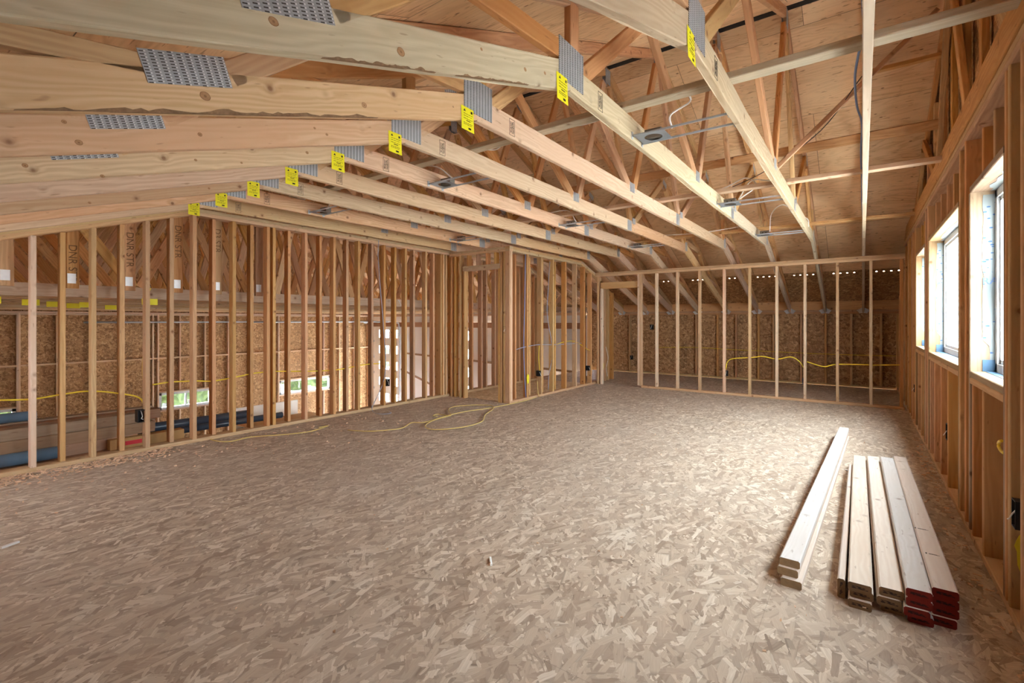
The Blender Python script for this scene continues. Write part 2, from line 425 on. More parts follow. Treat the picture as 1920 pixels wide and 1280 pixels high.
# ------------------------------------------------------------------ floor, ground
fl=panel('floor',(0,0,0),(1,0,0),(0,1,0),[(-5.83,YF,.67,YE)],-.02,M['floor']); struct(fl)
joist=boxo('trim_1',(-5.83,YF,-.32),(.67,YE,-.02),M['plate']); struct(joist)
wgi=panel('wall_leak_blocker',(-6.95,YF,0),(0,1,0),(0,0,1),[(0,ZG,12.5,-.3)],.012,M['osb']); struct(wgi)  # added wall, blocks daylight leaking in beneath the room floor
wg3=boxo('floor',(-6.95,2.15,-.32),(-5.83,YE,-.22),M['darkwood']); struct(wg3)
ledge=boxo('floor',(-6.95,YF,-.3),(-5.83,2.15,-.003),M['darkwood']); struct(ledge)
gf=boxo('floor',(XG-.15,YF,ZG-.2),(-5.9,YE,ZG),M['conc']); struct(gf)
gr=boxo('floor',(-60,-60,ZG-.5),(60,60,ZG-.21),M['dirt']); struct(gr)

# ------------------------------------------------------------------ roof sheathing (ceiling)
cs=1/math.sqrt(1+RS*RS)
for sgn,nm in ((-1,'ceiling'),(1,'ceiling')):
    Ls=(6.6 if sgn<0 else 5.02)/cs
    o=V((.68,RY,RZ)) if sgn<0 else V((-15.1,RY,RZ))
    ux=V((-1,0,0)) if sgn<0 else V((1,0,0))
    uy=V((0,sgn*cs,-RS*cs))
    r=panel(nm,o,ux,uy,[(0,.02,15.78,Ls)],.016,M['ply']); struct(r)
# lower strip of the back slope: plywood row with round vent holes, then the eave row
def vent_strip():
    uy=V((0,cs,-RS*cs)); ux=V((1,0,0)); y0=5.02/cs; y1=y0+.20
    bm=bmesh.new(); x=0; cells=[]
    W=15.78; xs=[0]
    holes=[]
    for k in range(0,10):
        xa=TX(k)+.02+15.1
        for j in range(4): holes.append(xa+.16+j*.1)
    holes.sort(); r=.017; ym=(y0+y1)/2
    prev=0
    for hx in holes:
        boxes=(prev,hx-.05)
        vs=[bm.verts.new((a,b,0)) for a,b in ((prev,y0),(hx-.05,y0),(hx-.05,y1),(prev,y1))]; bm.faces.new(vs)
        n=16; ring=[];sq=[]
        for i in range(n):
            t=2*math.pi*i/n; c_,s_=math.cos(t),math.sin(t)
            ring.append(bm.verts.new((hx+r*c_,ym+r*s_,0)))
            k=max(abs(c_),abs(s_)); sq.append(bm.verts.new((hx+.05*c_/k,ym+.1*s_/k,0)))
        for i in range(n): bm.faces.new((sq[i],sq[(i+1)%n],ring[(i+1)%n],ring[i]))
        prev=hx+.05
    vs=[bm.verts.new((a,b,0)) for a,b in ((prev,y0),(W,y0),(W,y1),(prev,y1))]; bm.faces.new(vs)
    ret=bmesh.ops.extrude_face_region(bm,geom=bm.faces[:])
    for v in [g for g in ret['geom'] if isinstance(g,bmesh.types.BMVert)]: v.co.z+=.012
    boxbm(bm,(0,y1,0),(W,y1+1.5,.016))
    bmesh.ops.recalc_face_normals(bm,faces=bm.faces[:])
    me=bpy.data.meshes.new('vent'); bm.to_mesh(me); bm.free()
    m=Matrix((ux,uy,ux.cross(uy))).transposed().to_4x4(); m.translation=V((-15.1,RY,RZ))
    return struct(link('ceiling',me,M['osb'],None,m))
vent_strip()
rv=boxo('ridge_vent',(-15.1,RY-.03,RZ-.018),(.68,RY+.055,RZ+.03),M['black']); tag(rv,'dark ridge vent strip seen as a black line along the roof peak','vent')

# ------------------------------------------------------------------ roof trusses
def toothplate(name,cy,cz,w,h,ang,side,parent,x=0):
    """plate on a truss face; side=+1 faces +X"""
    ux=V((0,math.cos(ang),math.sin(ang))); uy=V((0,-math.sin(ang),math.cos(ang)))
    m=Matrix((ux,uy,ux.cross(uy))).transposed().to_4x4(); m.translation=V((x+side*.0195,cy,cz))
    me=mesh_boxes([((-w/2,-h/2,-.001),(w/2,h/2,.001))])
    return link(name,me,M['tooth'],parent,m)
def stamp_mesh():
    B=[]
    w,h,t=.028,.052,.0006
    for a,b,c,d in ((-w,-h,-w+.002,h),(w-.002,-h,w,h),(-w,-h,w,-h+.002),(-w,h-.002,w,h)): B.append(((a,b,-t),(c,d,t)))
    rr=random.Random(3)
    for row in range(3):
        x=-.018+row*.014; y=-.036
        while y<.034:
            L=rr.choice((.004,.006,.003)); B.append(((x,y,-t),(x+rr.choice((.006,.009)),y+L,t))); y+=L+.003
    return mesh_boxes(B)
def tag_print():
    t=.0005; B=[]
    bm=bmesh.new()
    vs=[bm.verts.new(p) for p in ((-.038,.043,t),(-.020,.043,t),(-.029,.058,t))]; bm.faces.new(vs)
    rr=random.Random(5)
    for y in (.03,.018,.004,-.02,-.028):
        x=-.036
        while x<.034:
            L=rr.uniform(.006,.02); 
            boxbm(bm,(x,y,0),(min(x+L,.038),y+.0022,t)); x+=L+.004
    boxbm(bm,(-.014,-.007,0),(.020,-.003,t)); boxbm(bm,(.004,-.05,0),(.026,-.040,t)); boxbm(bm,(.024,.043,0),(.036,.056,t))
    me=bpy.data.meshes.new('print'); bm.to_mesh(me); bm.free(); return me
def make_truss(label,tagged=True,mat='truss',wob=0,loc=(0,0,0)):
    t=thing('roof_truss',label,'truss',loc,'roof trusses over the room'); L=V(loc); bm_=M[mat]; wm=M['web']
    def bd(name,a,b,w=.089,mt=None,up=None,**k):
        a=V((0,a[0],a[1]))+L; b=V((0,b[0],b[1]))+L
        d=(b-a).normalized(); side=V((1,0,0)).cross(d)
        return board(name,a,b,w,.038,side,mt or wm,t,**k)
    h=.07
    # bottom chords (2x6)
    bd('bottom_chord',(YB1,ZC+h),(5.85,ZC+h),.14,bm_,e0=-.16,wob=wob)
    bd('bottom_chord',(5.85,ZC+h),(YB2,ZC+h),.14,bm_,e1=.16)
    sl=math.atan(CS); hv=h/math.cos(sl)
    bd('sloped_chord',(YF-.02,chordz(YF-.02)+hv),(YB1,ZC+hv),.14,bm_,e1=-.16,wob=wob)
    bd('sloped_chord',(YB2,ZC+hv),(YE+.03,chordz(YE+.03)+hv),.14,bm_,e0=.16)
    # top chords (2x4 under the sheathing)
    tv=.0445/cs+.004
    bd('top_chord',(YF-.1,roofz(YF-.1)-tv),(RY,RZ-tv),.089,wm)
    bd('top_chord',(RY,RZ-tv),(YE+.35,roofz(YE+.35)-tv),.089,wm)
    def rt(y): return roofz(y)-.09
    zt=ZC+.14
    for s in (-1,1):
        Y=lambda y: y if s<0 else 2*5.2-y
        f=lambda y: Y(y)
        bd('web',(f(2.165),zt),(f(2.165),rt(2.165)),.089)
        bd('web',(f(2.25),zt-.02),(f(3.12),rt(3.12)-.02),.089)
        bd('web',(f(4.36),zt),(f(3.27),rt(3.27)-.02),.089)
        bd('web',(f(4.50),zt),(f(5.12),rt(5.14)-.1),.089)
        bd('web',(f(2.02),zt+.03),(f(1.35),rt(1.35)-.01),.089)
        bd('web',(f(.78),chordz(.78)+.14),(f(1.22),rt(1.22)),.089)
        bd('web',(f(.55),chordz(.55)+.15),(f(.0),rt(.0)),.064)
    for sd in (1,-1):
        toothplate('toothed_plate',2.13,2.565,.25,.20,0,sd,t,L.x)
        toothplate('toothed_plate',8.30,2.53,.115,.15,0,sd,t,L.x)
        toothplate('toothed_plate',5.85,2.50,.13,.13,0,sd,t,L.x)
        toothplate('toothed_plate',4.43,2.565,.12,.09,0,sd,t,L.x)
        toothplate('toothed_plate',5.99,2.575,.10,.075,0,sd,t,L.x)
        toothplate('toothed_plate',.65,chordz(.65)+.145,.26,.10,sl,sd,t,L.x)
        toothplate('peak_plate',5.2,4.13,.13,.17,0,sd,t,L.x)
        toothplate('toothed_plate',3.2,rt(3.2)+.01,.16,.08,math.atan(RS),sd,t,L.x)
        toothplate('toothed_plate',7.2,rt(7.2)+.01,.16,.08,-math.atan(RS),sd,t,L.x)
    for o in list(t.children):
        pass
    if tagged:
        # yellow tag stapled near the bend, hanging below the chord
        m=Matrix((V((0,1,0)),V((0,0,1)),V((1,0,0)))).transposed().to_4x4(); m.translation=V((L.x+.021,2.032,2.41))
        tm=bpy.data.meshes.new('tag')
        tm.from_pydata([(-.052,-.062,.004),(.052,-.066,.006),(.052,.068,.0),(-.052,.068,.0),(-.05,0,.001),(.052,0,.0015)],[],[(0,1,5,4),(4,5,2,3)])
        tg=link('warning_tag',tm,M['yellow'],t,m)
        m2=m.copy(); m2.translation=m.translation+V((.005,0,-.004)); link('tag_print',tag_print(),M['ink'],tg,m2)
        m3=m.copy(); m3.translation=V((L.x+.0195,2.46,2.505)); link('grade_stamp',stamp_mesh(),M['ink'],t,m3)
    return t
names={0:'directly overhead of the lumber piles, nearest the windowed wall',1:'second from the windowed wall'}
def tlabel(k):
    return {0:'roof truss nearest the windows, its pale lower chord seen almost straight on',
     1:'second roof truss from the windows, grey weathered lower chord cut by top of picture',
     2:'third roof truss from the windows, bark-edged lower chord running across top left',
     3:'fourth roof truss from the windows, big round knot and bark stripe on its chord',
     4:'fifth roof truss from the windows, pinkish chord with small knots',
     5:'sixth roof truss from the windows, yellowish knotty chord',
     6:'seventh roof truss from the windows, between the sixth and the eighth',
     7:'eighth roof truss from the windows, third from the open stud wall',
     8:'ninth roof truss from the windows, second from the open stud wall',
     9:'tenth roof truss from the windows, right beside the open stud wall'}[k]
T={}
T[0]=make_truss(tlabel(0),False,'girder',0,(TX(0),0,0))
T[2]=make_truss(tlabel(2),True,'girder',.012,(TX(2),0,0))
T[3]=make_truss(tlabel(3),True,'truss',.006,(TX(3),0,0))
T[1]=dup(T[2],(TX(1),0,0),tlabel(1))
for k in range(4,10): T[k]=dup(T[3],(TX(k),0,0),tlabel(k))

# wane, bark and big knots of the two nearest chords
def ribbon(tr,x,ya,yb,seed,hmax,nm='bark_edge'):
    vs=[];fs=[];n=60
    for i in range(n+1):
        y=ya+(yb-ya)*i/n; h=max(.0015,hmax*(.55+.9*noise.noise(V((i*.21,seed,0)))+.4*noise.noise(V((i*.9,seed,2)))))*min(1,i/6,(n-i)/6+.05)
        z=chordz(y)+.0005; vs+=[(x,y,z),(x,y,z+h),(x-.010,y,z-.0006)]
    for i in range(n):
        a=3*i; fs+=[(a,a+3,a+4,a+1),(a,a+2,a+5,a+3)]
    me=bpy.data.meshes.new('bark'); me.from_pydata(vs,[],fs); me.update()
    return link(nm,me,M['bark'],tr)
def knot(tr,u,v,k,r):
    p=onX(u,v,TX(k)+.0198); bm=bmesh.new(); n=20
    c=bm.verts.new((0,0,0)); rings=[]
    for j,q in enumerate((.28,.86,1.0)):
        rings.append([bm.verts.new((math.cos(6.2832*i/n)*r*q*(1+.15*noise.noise(V((math.cos(6.28*i/n)*2,math.sin(6.28*i/n)*2,u*.1)))),math.sin(6.2832*i/n)*r*q*.85,-.0003*j)) for i in range(n)])
    for i in range(n): 
        f=bm.faces.new((c,rings[0][i],rings[0][(i+1)%n])); f.material_index=1
        bm.faces.new((rings[0][i],rings[1][i],rings[1][(i+1)%n],rings[0][(i+1)%n]))
        f=bm.faces.new((rings[1][i],rings[2][i],rings[2][(i+1)%n],rings[1][(i+1)%n])); f.material_index=1
    me=bpy.data.meshes.new('knot'); bm.to_mesh(me); bm.free()
    m=Matrix((V((0,1,0)),V((0,0,1)),V((1,0,0)))).transposed().to_4x4(); m.translation=p
    link('knot',me,[M['knot'],M['knotdark']],tr,m)
ribbon(T[3],TX(3)+.0197,.25,1.42,4.0,.017); ribbon(T[2],TX(2)+.0197,.75,1.18,9.0,.010); ribbon(T[2],TX(2)+.0197,1.28,1.75,14.0,.008)
for k,L in ((3,((385,180,.017),(683,197,.014),(850,200,.006))),(2,((752,97,.016),(513,40,.013),(903,92,.007),(985,130,.010),(1022,137,.009))),(4,((148,267,.012),(375,252,.010),(590,240,.007),(120,228,.008),(613,252,.008))),(5,((47,310,.011),(192,330,.009),(367,300,.008),(453,305,.007),(576,286,.011))),(7,((168,380,.009),(392,353,.009)))):
    for u,v,r in L: knot(T[k],u,v,k,r)

# gable truss standing on the windowed wall
g=thing('gable_truss','gable end truss standing on the windowed wall, short verticals over sheathing','truss',(.60,0,0))
def gb(name,a,b,w=.089,mt='web',x=.60,t=.038):
    a=V((x,a[0],a[1])); b=V((x,b[0],b[1])); d=(b-a).normalized()
    return board(name,a,b,w,t,V((1,0,0)).cross(d),M[mt],g)
gb('bottom_chord',(-1.0,2.575),(9.45,2.575),.165,'stud',.5485,.057)
gb('top_chord',(-1.1,roofz(-1.1)-.055),(5.2,RZ-.055),.089)
gb('top_chord',(5.2,RZ-.055),(11.6,roofz(11.6)-.055),.089)
y=3.0
while y<8.8:
    gb('web',(y,2.66),(y,roofz(y)-.1),.089,'web',.625)
    y+=.6096
for a,b in (((3.2,2.66),(4.3,3.72)),((4.4,2.66),(5.15,4.0)),((6.0,2.66),(5.25,4.0)),((6.1,2.66),(7.2,3.3)),((7.9,2.66),(7.3,3.25)),((8.0,2.66),(8.5,2.76)),((2.2,2.66),(3.1,3.2))):
    gb('web',a,b,.089,'web',.575)

# braces laid across the trusses
def brace(label,a,b,w,t,side,mat='plate',name='lateral_brace'):
    o=board(name,a,b,w,t,side,M[mat]); return tag(o,label,'brace','braces across the trusses')
zb=ZC+.14+.0195
brace('flat brace board across the truss chords, nearest and lowest edge in view',(.64,2.80,zb),(-5.5,2.80,zb),.089,.038,(0,1,0),'girder')
brace('flat brace board across the truss chords halfway down the room',(.52,5.20,zb),(-5.5,5.20,zb),.089,.038,(0,1,0))
brace('flat brace board across the truss chords nearest the far wall',(.52,7.66,zb),(-5.5,7.66,zb),.089,.038,(0,1,0),'web')
brace('brace board high on the truss webs, just beyond the roof peak',(.60,5.78,3.06),(-5.5,5.78,3.06),.089,.038,(0,.5,-1),'web')
brace('short brown brace right under the roof boards at upper right',(.6,6.02,roofz(6.02)-.13),(.04,6.02,roofz(6.02)-.13),.06,.038,(0,1,0),'web')
brace('long diagonal orange brace rising toward the gable end',(-.64,4.80,2.60),(.52,5.62,4.0),.089,.038,(0,1,.3),'web','diagonal_brace')

# ------------------------------------------------------------------ left wall (double staggered studs on a 2x6 plate)
mL=Matrix.Translation((0,0,0))
wl=board('wall_left',(-5.75,YF,.019),(-5.75,8.98,.019),.14,.038,(1,0,0),M['plate']); struct(wl,'open stud wall between the room and the tall garage')
for zo in (0,.038):
    for (ya,yb_) in ((YF,YB1),(YB1,YB2),(YB2,8.98)):
        board('top_plate',(-5.75,ya,chordz(ya)-.021+zo),(-5.75,yb_,chordz(yb_)-.021+zo),.14,.038,(1,0,0),M['plate'],wl)
fr=[(62,0),(117,1),(175,0),(228,1),(276,0),(321,1),(364,0),(400,1),(438,0),(471,1),(502,0),(513,0),(541,1),(573,0),(600,1),(626,0),(650,1),(672,0),(697,1),(720,0),(740,1),(760,0),(775,1),(798,0),(812,1),(830,0)]
ys=[]
yy=.898-.2032*9; 
while yy<.8:
    ys.append((yy,0 if round((.898-yy)/.2032)%2==0 else 1)); yy+=.2032
for u,r in fr:
    ys.append((onX(u,700,-5.70 if r==0 else -5.75).y,r))
for i in range(14): ys.append((6.05+.2032*i,i%2))
for j,(y,r) in enumerate(ys):
    xc=-5.7255 if r==0 else -5.7745
    board('stud',(xc,y,.038),(xc,y,chordz(y)-.042),.089,.038,(1,0,0),M['studwhite' if abs(y-.9)<.05 else 'stud'],wl)
for y in (5.80,5.86,5.92,8.86): board('stud',(-5.75,y,.038),(-5.75,y,chordz(y)-.042),.14,.038,(1,0,0),M['stud'],wl)

# wide written boards hung behind the studs
for i,u in enumerate((12,136,243,333,407,485)):
    p=onX(u,500,-5.87)
    o=board('gable_upright',(-5.87,p.y,1.58),(-5.87,p.y,chordz(p.y)+.1),.089,.038,(0,1,0),M['stud'])
    tag(o,['wide upright board behind the studs at the picture\'s left edge','upright board marked DNR STR behind the second stud','upright board marked DNR STR behind the fourth stud','upright board marked DNR STR left of the pale marked one','pale upright board marked D3 ST8 behind the studs','upright board just right of the D3 ST8 board'][i],'board','marked uprights behind the stud wall')
    if 0<i<5:
        s='D3 ST8' if i==4 else 'DNR STR'
        text('crayon_mark',s,.085,(-5.850,p.y-.03,chordz(p.y)-.12 if i>1 else chordz(p.y)-.16),(0,0,-1),(0,1,0),M['inkbrown'],o)
    pl=mesh_boxes([((-.03,-.045,-.001),(.03,.045,.001))]); mm=Matrix((V((0,1,0)),V((0,0,1)),V((1,0,0)))).transposed().to_4x4(); mm.translation=V((-5.848,p.y-.01,1.67))
    link('toothed_plate',pl,M['foil'],o,mm)

# ------------------------------------------------------------------ back wall
wb=board('wall_back',(-3.42,YB+.0445,.019),(.5,YB+.0445,.019),.089,.038,(0,1,0),M['plate']); struct(wb,'open stud wall across the far end of the room')
for z,xa in ((2.19,-4.39),(2.228,-4.39)): board('top_plate',(xa,YB+.0445,z),(.5,YB+.0445,z),.089,.038,(0,1,0),M['plate'],wb)
for x,mt in ((-4.26,'studwhite'),(-3.475,'studwhite'),(-3.437,'stud'),(-3.13,'studwhite'),(-2.743,'studwhite'),(-2.348,'stud'),(-1.938,'studwhite'),(-1.534,'stud'),(-1.13,'studwhite'),(-.734,'studwhite'),(-.306,'stud'),(.107,'studwhite'),(.462,'stud')):
    board('stud',(x,YB+.0445,.038 if x>-4 else 0),(x,YB+.0445,2.171 if abs(x+3.437)>.01 and x>-4.2 else (2.171 if x>-4.2 else 1.93)),.089,.038,(0,1,0),M[mt],wb)
board('header',(-4.28,YB+.05,1.985),(-3.455,YB+.05,1.985),.13,.04,(0,0,1),M['web'],wb)
board('stud',(-4.33,YB+.0445,0),(-4.33,YB+.0445,2.171),.089,.038,(0,1,0),M['stud'],wb)

# ------------------------------------------------------------------ stair enclosure
XS,YS=-4.39,5.97
ws=board('wall_stair',(XS-.0445,YS,.019),(XS-.0445,9.0,.019),.089,.038,(1,0,0),M['plate']); struct(ws,'stud walls boxing in the stairwell corner')
def P(a,b,w=.089,t=.038,side=(1,0,0),mt='plate',nm='top_plate'): return board(nm,a,b,w,t,side,M[mt],ws)
for zo in (2.378,2.416):
    P((XS-.0445,YS,zo),(XS-.0445,YB2,zo)); P((XS-.0445,YB2,zo),(XS-.0445,9.2,chordz(9.2)-.04+(zo-2.378)))
    P((-5.66,YS+.0445,zo),(XS,YS+.0445,zo),side=(0,1,0))
for u,w in ((990,.038),(1016,.038),(1038,.038),(1061,.038),(1081,.038),(1096,.05),(1109,.038)):
    y=onX(u,600,XS).y
    P((XS-.0445,y,.038),(XS-.0445,y,min(2.36,chordz(y)-.06)),.089,w,(1,0,0),'stud','stud')
for y in (6.35,6.76,7.17,7.6,8.0,8.4,8.8):
    P((XS-.20,y,.0),(XS-.20,y,min(2.36,chordz(y)-.06)),.089,.038,(1,0,0),'stud','stud')
P((XS-.0445,YS+.019,.038),(XS-.0445,YS+.019,2.36),.089,.038,(1,0,0),'truss','stud')
P((XS-.0445,YS+.060,.038),(XS-.0445,YS+.060,2.36),.089,.038,(1,0,0),'truss','stud')
P((XS-.0445,9.25,0),(XS-.0445,9.25,2.02),.089,.14,(1,0,0),'stud','stud')
for y in (9.45,9.62,9.85): P((XS-.1,y,0),(XS-.1,y,chordz(y)-.05),.14,.06,(1,0,0),'stud','stud')
for x in (-5.62,-5.54,-5.42,-5.335,-4.60,-4.56,-4.50):
    P((x,YS+.0445,0),(x,YS+.0445,2.36 if x not in(-5.335,-4.60) else 2.10),.089,.036,(0,1,0),'stud','stud')
P((-5.36,YS+.0445,2.125),(-4.58,YS+.0445,2.125),.089,.05,(0,1,0),'plate','header')
P((-5.36,YS+.0445,2.165),(-4.58,YS+.0445,2.165),.089,.03,(0,1,0),'plate','header')
for x in (-5.25,-5.05,-4.85,-4.68): P((x,YS+.0445,2.18),(x,YS+.0445,2.36),.089,.038,(0,1,0),'stud','cripple')

# ------------------------------------------------------------------ outer eave wall behind (sheathing, studs, plate, blocking)
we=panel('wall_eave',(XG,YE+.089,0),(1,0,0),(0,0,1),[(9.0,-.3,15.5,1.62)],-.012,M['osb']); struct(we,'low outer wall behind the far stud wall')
board('bottom_plate',(-5.6,YE+.0445,.019),(.5,YE+.0445,.019),.089,.038,(0,1,0),M['plate'],we)
for z in (1.435,1.473): board('top_plate',(-5.6,YE+.0445,z),(.6,YE+.0445,z),.089,.038,(0,1,0),M['web'],we)
for u in (1180,1232,1305,1345,1380,1422,1450,1502,1548,1596,1652,1683):
    x=onY(u,650,YE).x; board('stud',(x,YE+.0445,.038),(x,YE+.0445,1.416),.089,.038,(0,1,0),M['stud'],we)
board('rim_board',(-5.6,YE+.02,1.62),(.6,YE+.02,1.62),.25,.038,(0,0,1),M['web'],we)
for k in range(0,9):
    x=TX(k)
    t=thing('hurricane_tie',f'shiny hurricane tie at the foot of the {ORD[k]} truss, counted from the windows','bracket',(x,YE,1.47),'hurricane ties on the low outer wall')
    bm=bmesh.new()
    for sx in (-1,1):
        vs=[bm.verts.new(p) for p in ((sx*.022,-.004,.06),(sx*.105,-.06,.012),(sx*.06,-.045,-.05),(sx*.004,-.012,-.04))]; bm.faces.new(vs)
    bmesh.ops.solidify(bm,geom=bm.faces[:],thickness=.002)
    me=bpy.data.meshes.new('tie'); bm.to_mesh(me); bm.free()
    link('strap',me,M['foil'],t,Matrix.Translation((x,YE-.003,1.47)))
    me2=mesh_boxes([((-.021,-.002,0),(.021,.0,.07)),((-.024,-.02,0),(-.0215,.0,.07)),((.0215,-.02,0),(.024,.0,.07))])
    link('saddle',me2,M['foil'],t,Matrix.Translation((x,YE-.003,1.45)))

# ------------------------------------------------------------------ right wall with windows
WIN=[(1.72,2.35),(3.09,3.93),(4.36,6.12),(6.52,7.48)]; ZS,ZH=.985,2.045  # first window is an unseen addition that brings daylight to the foreground
rects=[]; yprev=YF
for a,b in WIN:
    rects+=[(yprev,-.3,a,4.4),(a,-.3,b,ZS),(a,ZH,b,4.4)]; yprev=b
rects.append((yprev,-.3,YE+.1,4.4))
def clip(rs):
    out=[]
    for a,z0,b,z1 in rs:
        n=max(1,int((b-a)/.25)+1) if z1>2.5 else 1
        for i in range(n):
            ya=a+(b-a)*i/n; yb_=a+(b-a)*(i+1)/n
            out.append((ya,z0,yb_,min(z1,max(roofz(ya),roofz(yb_))+.02) if z1>2.5 else z1))
    return out
wr=panel('wall_right',(.662,0,0),(0,1,0),(0,0,1),clip(rects),.012,M['osb']); struct(wr,'outer stud wall with three windows')
def R(nm,a,b,w=.14,t=.038,side=(1,0,0),mt='stud'): return board(nm,a,b,w,t,side,M[mt],wr)
R('bottom_plate',(XR+.07,YF,.019),(XR+.07,YE,.019),mt='plate')
R('top_plate',(XR+.045,YF,2.455),(XR+.045,9.45,2.455),.09); R('top_plate',(XR+.045,YF,2.418),(XR+.045,9.45,2.418),.09)
def full(y,t=.038,mt='stud'): R('stud',(XR+.07,y,.038),(XR+.07,y,2.40),.14,t,(1,0,0),mt)
for y in (-.8,-.4,0,.40,.8,1.2,1.6,2.46,2.78): full(y)
full(2.985); full(3.047-.0); full(4.09); full(4.30); full(6.20,mt='plate'); full(6.42); full(7.56); full(7.62)
full(7.95,.05); full(8.2); full(8.45,.06); full(8.62); full(8.8,.08)
for y in (9.2,9.6,10.0,10.4,10.8): R('stud',(XR+.07,y,.038),(XR+.07,y,roofz(y)-.2),.14,.038)
for (a,b) in WIN:
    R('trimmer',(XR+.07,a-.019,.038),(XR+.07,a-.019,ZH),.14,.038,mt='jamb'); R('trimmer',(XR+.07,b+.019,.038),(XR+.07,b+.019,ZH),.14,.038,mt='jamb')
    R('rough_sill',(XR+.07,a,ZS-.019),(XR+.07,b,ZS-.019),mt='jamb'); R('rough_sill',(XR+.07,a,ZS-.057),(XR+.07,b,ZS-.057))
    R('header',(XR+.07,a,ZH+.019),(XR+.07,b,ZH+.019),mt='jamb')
    y=a+.06
for y in (3.55,3.84,4.84,5.23,5.66,6.0,6.85,7.2): R('cripple',(XR+.07,y,.038),(XR+.07,y,ZS-.076))
for y in (3.28,3.56,3.86,4.62,4.95,5.30,5.68,6.05,6.75,7.1,7.4): R('cripple',(XR+.0925,y,ZH+.038),(XR+.0925,y,2.40),.095)
for i,(a,b) in enumerate(WIN):
    w=struct(link('window_%d'%(i+1),None,None,None,Matrix.Translation((.655,(a+b)/2,ZS))),'window %s'%['added out of view beside the camera to light the foreground','with the green sticker','in the middle, long','farthest, narrow'][i])
    x0,x1=.628,.668
    me=mesh_boxes([((x0,a,ZS),(x1,b,ZS+.05)),((x0,a,ZH-.05),(x1,b,ZH)),((x0,a,ZS),(x1,a+.05,ZH)),((x0,b-.05,ZS),(x1,b,ZH))])
    link('window_frame',me,M['vinyl'],w)
    m2=(a+b)/2
    me=mesh_boxes([((x0+.01,m2-.02,ZS+.04),(x1-.005,m2+.02,ZH-.04)),((x0+.012,m2,ZS+.05),(x0+.03,b-.05,ZS+.075)),((x0+.012,m2,ZH-.075),(x0+.03,b-.05,ZH-.05)),((x0+.012,b-.075,ZS+.05),(x0+.03,b-.05,ZH-.05))])
    link('sash',me,M['vinyl'],w)
    link('pane',mesh_boxes([((.650,a+.05,ZS+.05),(.654,b-.05,ZH-.05))]),M['glass'],w)
    # wrap folded in round the opening, ragged inner edge
    def strip(name,o,ux,uy,L,wd,seed,mat):
        vs=[];fs=[];n=24
        for k in range(n+1):
            s=L*k/n; q=wd*(1+.28*noise.noise(V((k*.45,seed,0))))
            if k>n-3: q*=.45
            vs+= [(s,0,0),(s,q,0)]
        for k in range(n): fs.append((2*k,2*k+2,2*k+3,2*k+1))
        me=bpy.data.meshes.new('wrap'); me.from_pydata(vs,[],fs); me.update()
        ux,uy=V(ux),V(uy); m=Matrix((ux,uy,ux.cross(uy))).transposed().to_4x4(); m.translation=V(o)
        o_=link(name,me,mat,w,m); md=o_.modifiers.new('t','SOLIDIFY'); md.thickness=.0012; return o_
    strip('house_wrap',(.628,b-.0022,ZH-.02),(0,0,-1),(-1,0,0),ZH-ZS-.09,.052,i*3.1,M['wrap'])
    strip('house_wrap',(.628,a+.0022,ZH-.02),(0,0,-1),(-1,0,0),ZH-ZS-.09,.052,i*3.7+1,M['wrap'])
    strip('house_wrap',(.628,a+.02,ZH-.0022),(0,1,0),(-1,0,0),b-a-.04,.045,i*2.3+5,M['wrap'])
    boxo('flashing_tape',(.575,b-.006,ZS+.001),(.628,b-.002,ZS+.07),M['flash'],w)
    boxo('flashing_tape',(.585,a+.01,ZS+.0005),(.628,b-.01,ZS+.003),M['flash'],w)
st=panel('window_sticker',(.6495,3.80,1.42),(0,0,1),(0,-1,0),[(0,0,.17,.001)],.0005,M['green'])
bpy.data.objects.remove(st)
bm=bmesh.new(); vs=[bm.verts.new(p) for p in ((0,-.02,0),(0,.10,0),(.03,.13,0),(.20,.10,0),(.24,.03,0),(.12,-.11,0))]; bm.faces.new(vs)
me=bpy.data.meshes.new('sticker'); bm.to_mesh(me); bm.free()
mm=Matrix((V((0,0,1)),V((0,-1,0)),V((1,0,0)))).transposed().to_4x4(); mm.translation=V((.6485,3.74,1.37))
s1=tag(link('window_sticker',me,M['green'],None,mm),'green pointed sticker on the pane of the nearest window','sticker')
for k in range(5): link('print_line',mesh_boxes([((.03+k*.03,-.05,-.0006),(.036+k*.03,.06,-.0003))]),M['paper'],s1,mm)
mm2=mm.copy(); mm2.translation=V((.6485,5.30,1.35)); s2=link('window_sticker',mesh_boxes([((0,-.05,-.0003),(.26,.05,.0003))]),M['paper'],None,mm2)
tag(s2,'tall white and green paper sticker on the middle window','sticker')
link('print_patch',mesh_boxes([((.1,-.04,-.0008),(.22,.04,-.0004))]),M['green'],s2,mm2)
text('wrap_lettering','RA',.055,(.572,3.925,1.50),(1,0,0),(0,0,1),M['bcable'],bpy.data.objects['window_2'])

# ------------------------------------------------------------------ front eave wall (behind the camera) 
wf=panel('wall_front',(XG,YF,0),(1,0,0),(0,0,1),[(8.9,-.3,15.5,.40),(8.9,1.32,15.5,1.66),(8.9,.4,9.6,1.32),(10.5,.4,15.5,1.32),(9.6,.4,10.5,.95)],-.012,M['osb']); struct(wf)  # gap left in the sheets is an added, unseen opening for fill daylight
wf2=panel('wall_front_garage',(XG,YF,0),(1,0,0),(0,0,1),[(-.1,ZG,8.9,1.66)],-.012,M['osb']); struct(wf2)
for i in (0,1,2,3,4,5,6,7,8,9,10,14): board('stud',(.3-.4064*i,YF+.05,.0),(.3-.4064*i,YF+.05,1.4),.089,.038,(0,1,0),M['stud'],wf)

